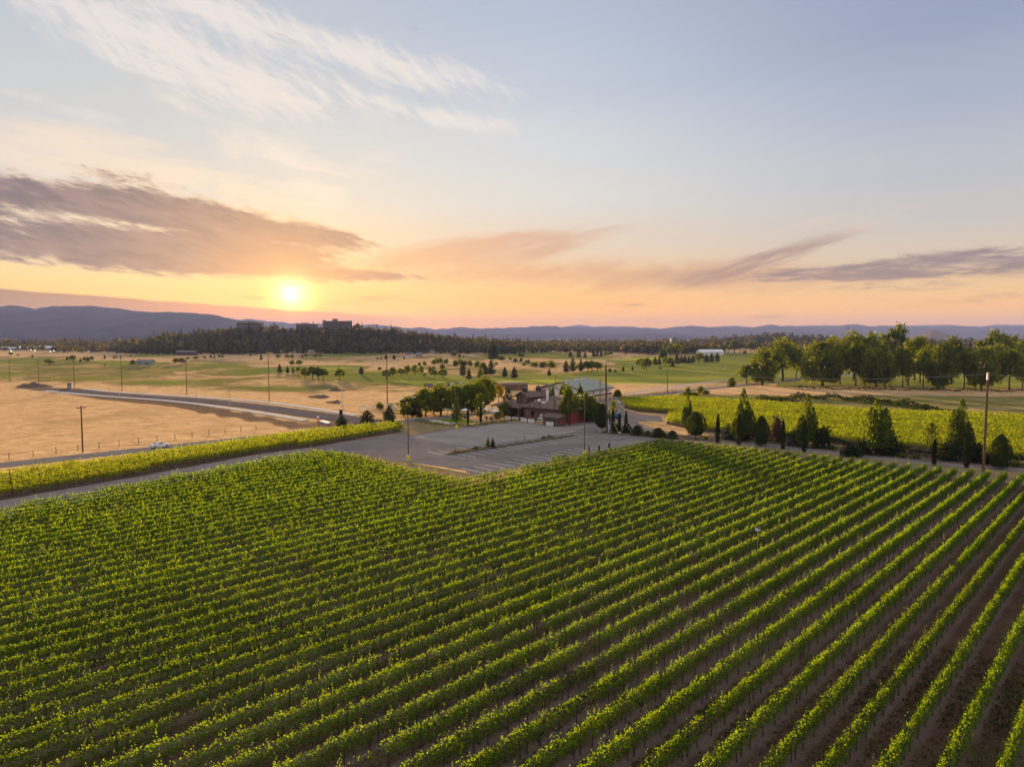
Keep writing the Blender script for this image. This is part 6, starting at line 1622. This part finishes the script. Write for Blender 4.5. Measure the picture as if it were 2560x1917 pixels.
# banded twisted sculptures and blue cart by the lane
for i, x in enumerate((1550, 1557)):
    p = G(x, 1040); o = tag(empty('banded_post', tuple(p)), f'black and white banded post by the far lane, {("left","right")[i]} one of the pair', 'banded post', 'banded posts')
    for k in range(14):
        mb = MB(); mb.lathe([(.22,.32*k),(.22,.32*k+.32)], (.25*math.sin(k*.7+i*1.5),.25*math.cos(k*.7),0), 8); mb.build('band', (BLACKP, WHITE)[k % 2], o)
p = G(1541,1046); o = tag(empty('covered_cart', tuple(p), .6), 'cart under a blue cover by the lane bend', 'cart'); mb = MB(); mb.prism([(-1.3,.35),(1.3,.35),(1.2,1.3),(.7,1.6),(-.9,1.55),(-1.25,1.2)], -.9, .9); mb.build('cover', BLUE, o)
for s in (-.7, .7): mb = MB(); mb.tube([(s,-.95,.32),(s,.95,.32)], .32, 10); mb.build('axle_wheels', TYRE, o)
for i, (x, y) in enumerate([(1526,1081.5),(1533,1082),(1540,1082.5),(1549,1084),(1501,1081)]):
    p = G(x, y); mb = MB(); mb.lathe([(.05,-.05),(.42,.05),(.5,.25),(.3,.42),(.05,.48)], (0,0,0), 9); tag(mb.build('boulder', STONE, None, tuple(p), i*1.1), f'pale boulder at the foot of the corner planting, {ordinal(i+1)} from the left' if i < 4 else 'pale boulder left of the thick corner pole', 'boulder', 'pale boulders')
# golf flags and parked cars by the hall
for i, (x, y, h) in enumerate([(1577,936,7),(1779,938,6),(1812,924,9)]):
    p = G(x, y); hh = px_len(p, h); o = tag(empty('golf_flag', tuple(p)), f'pale golf flagstick on the right fairway, {ordinal(i+1)} from the left', 'flagstick', 'golf flagsticks')
    mb = MB(); mb.tube([(0,0,0),(0,0,hh)], .07, 5); mb.build('pole', WHITE, o); mb = MB(); mb.box((.5,0,hh-.4),(.9,.04,.6)); mb.build('flag', WHITE, o)
for i, (x, y) in enumerate([(1727,885),(1735,884),(1743,883)]):
    p = G(x, y); o = tag(empty('parked_car', tuple(p), .3), f'pale parked car left of the white hall, {ordinal(i+1)} from the left', 'car', 'parked cars by the white hall')
    mb = MB(); mb.prism([(-2.2,.3),(2.2,.3),(2.15,.85),(1.2,.95),(.6,1.45),(-1.1,1.45),(-2.1,.95)], -.85, .85); mb.build('body', (CARW, GREYW, CARW)[i], o)
    for q_ in (-1.35, 1.35): mb = MB(); mb.tube([(q_,-.87,.32),(q_,.87,.32)], .32, 8); mb.build('axle_wheels', TYRE, o)
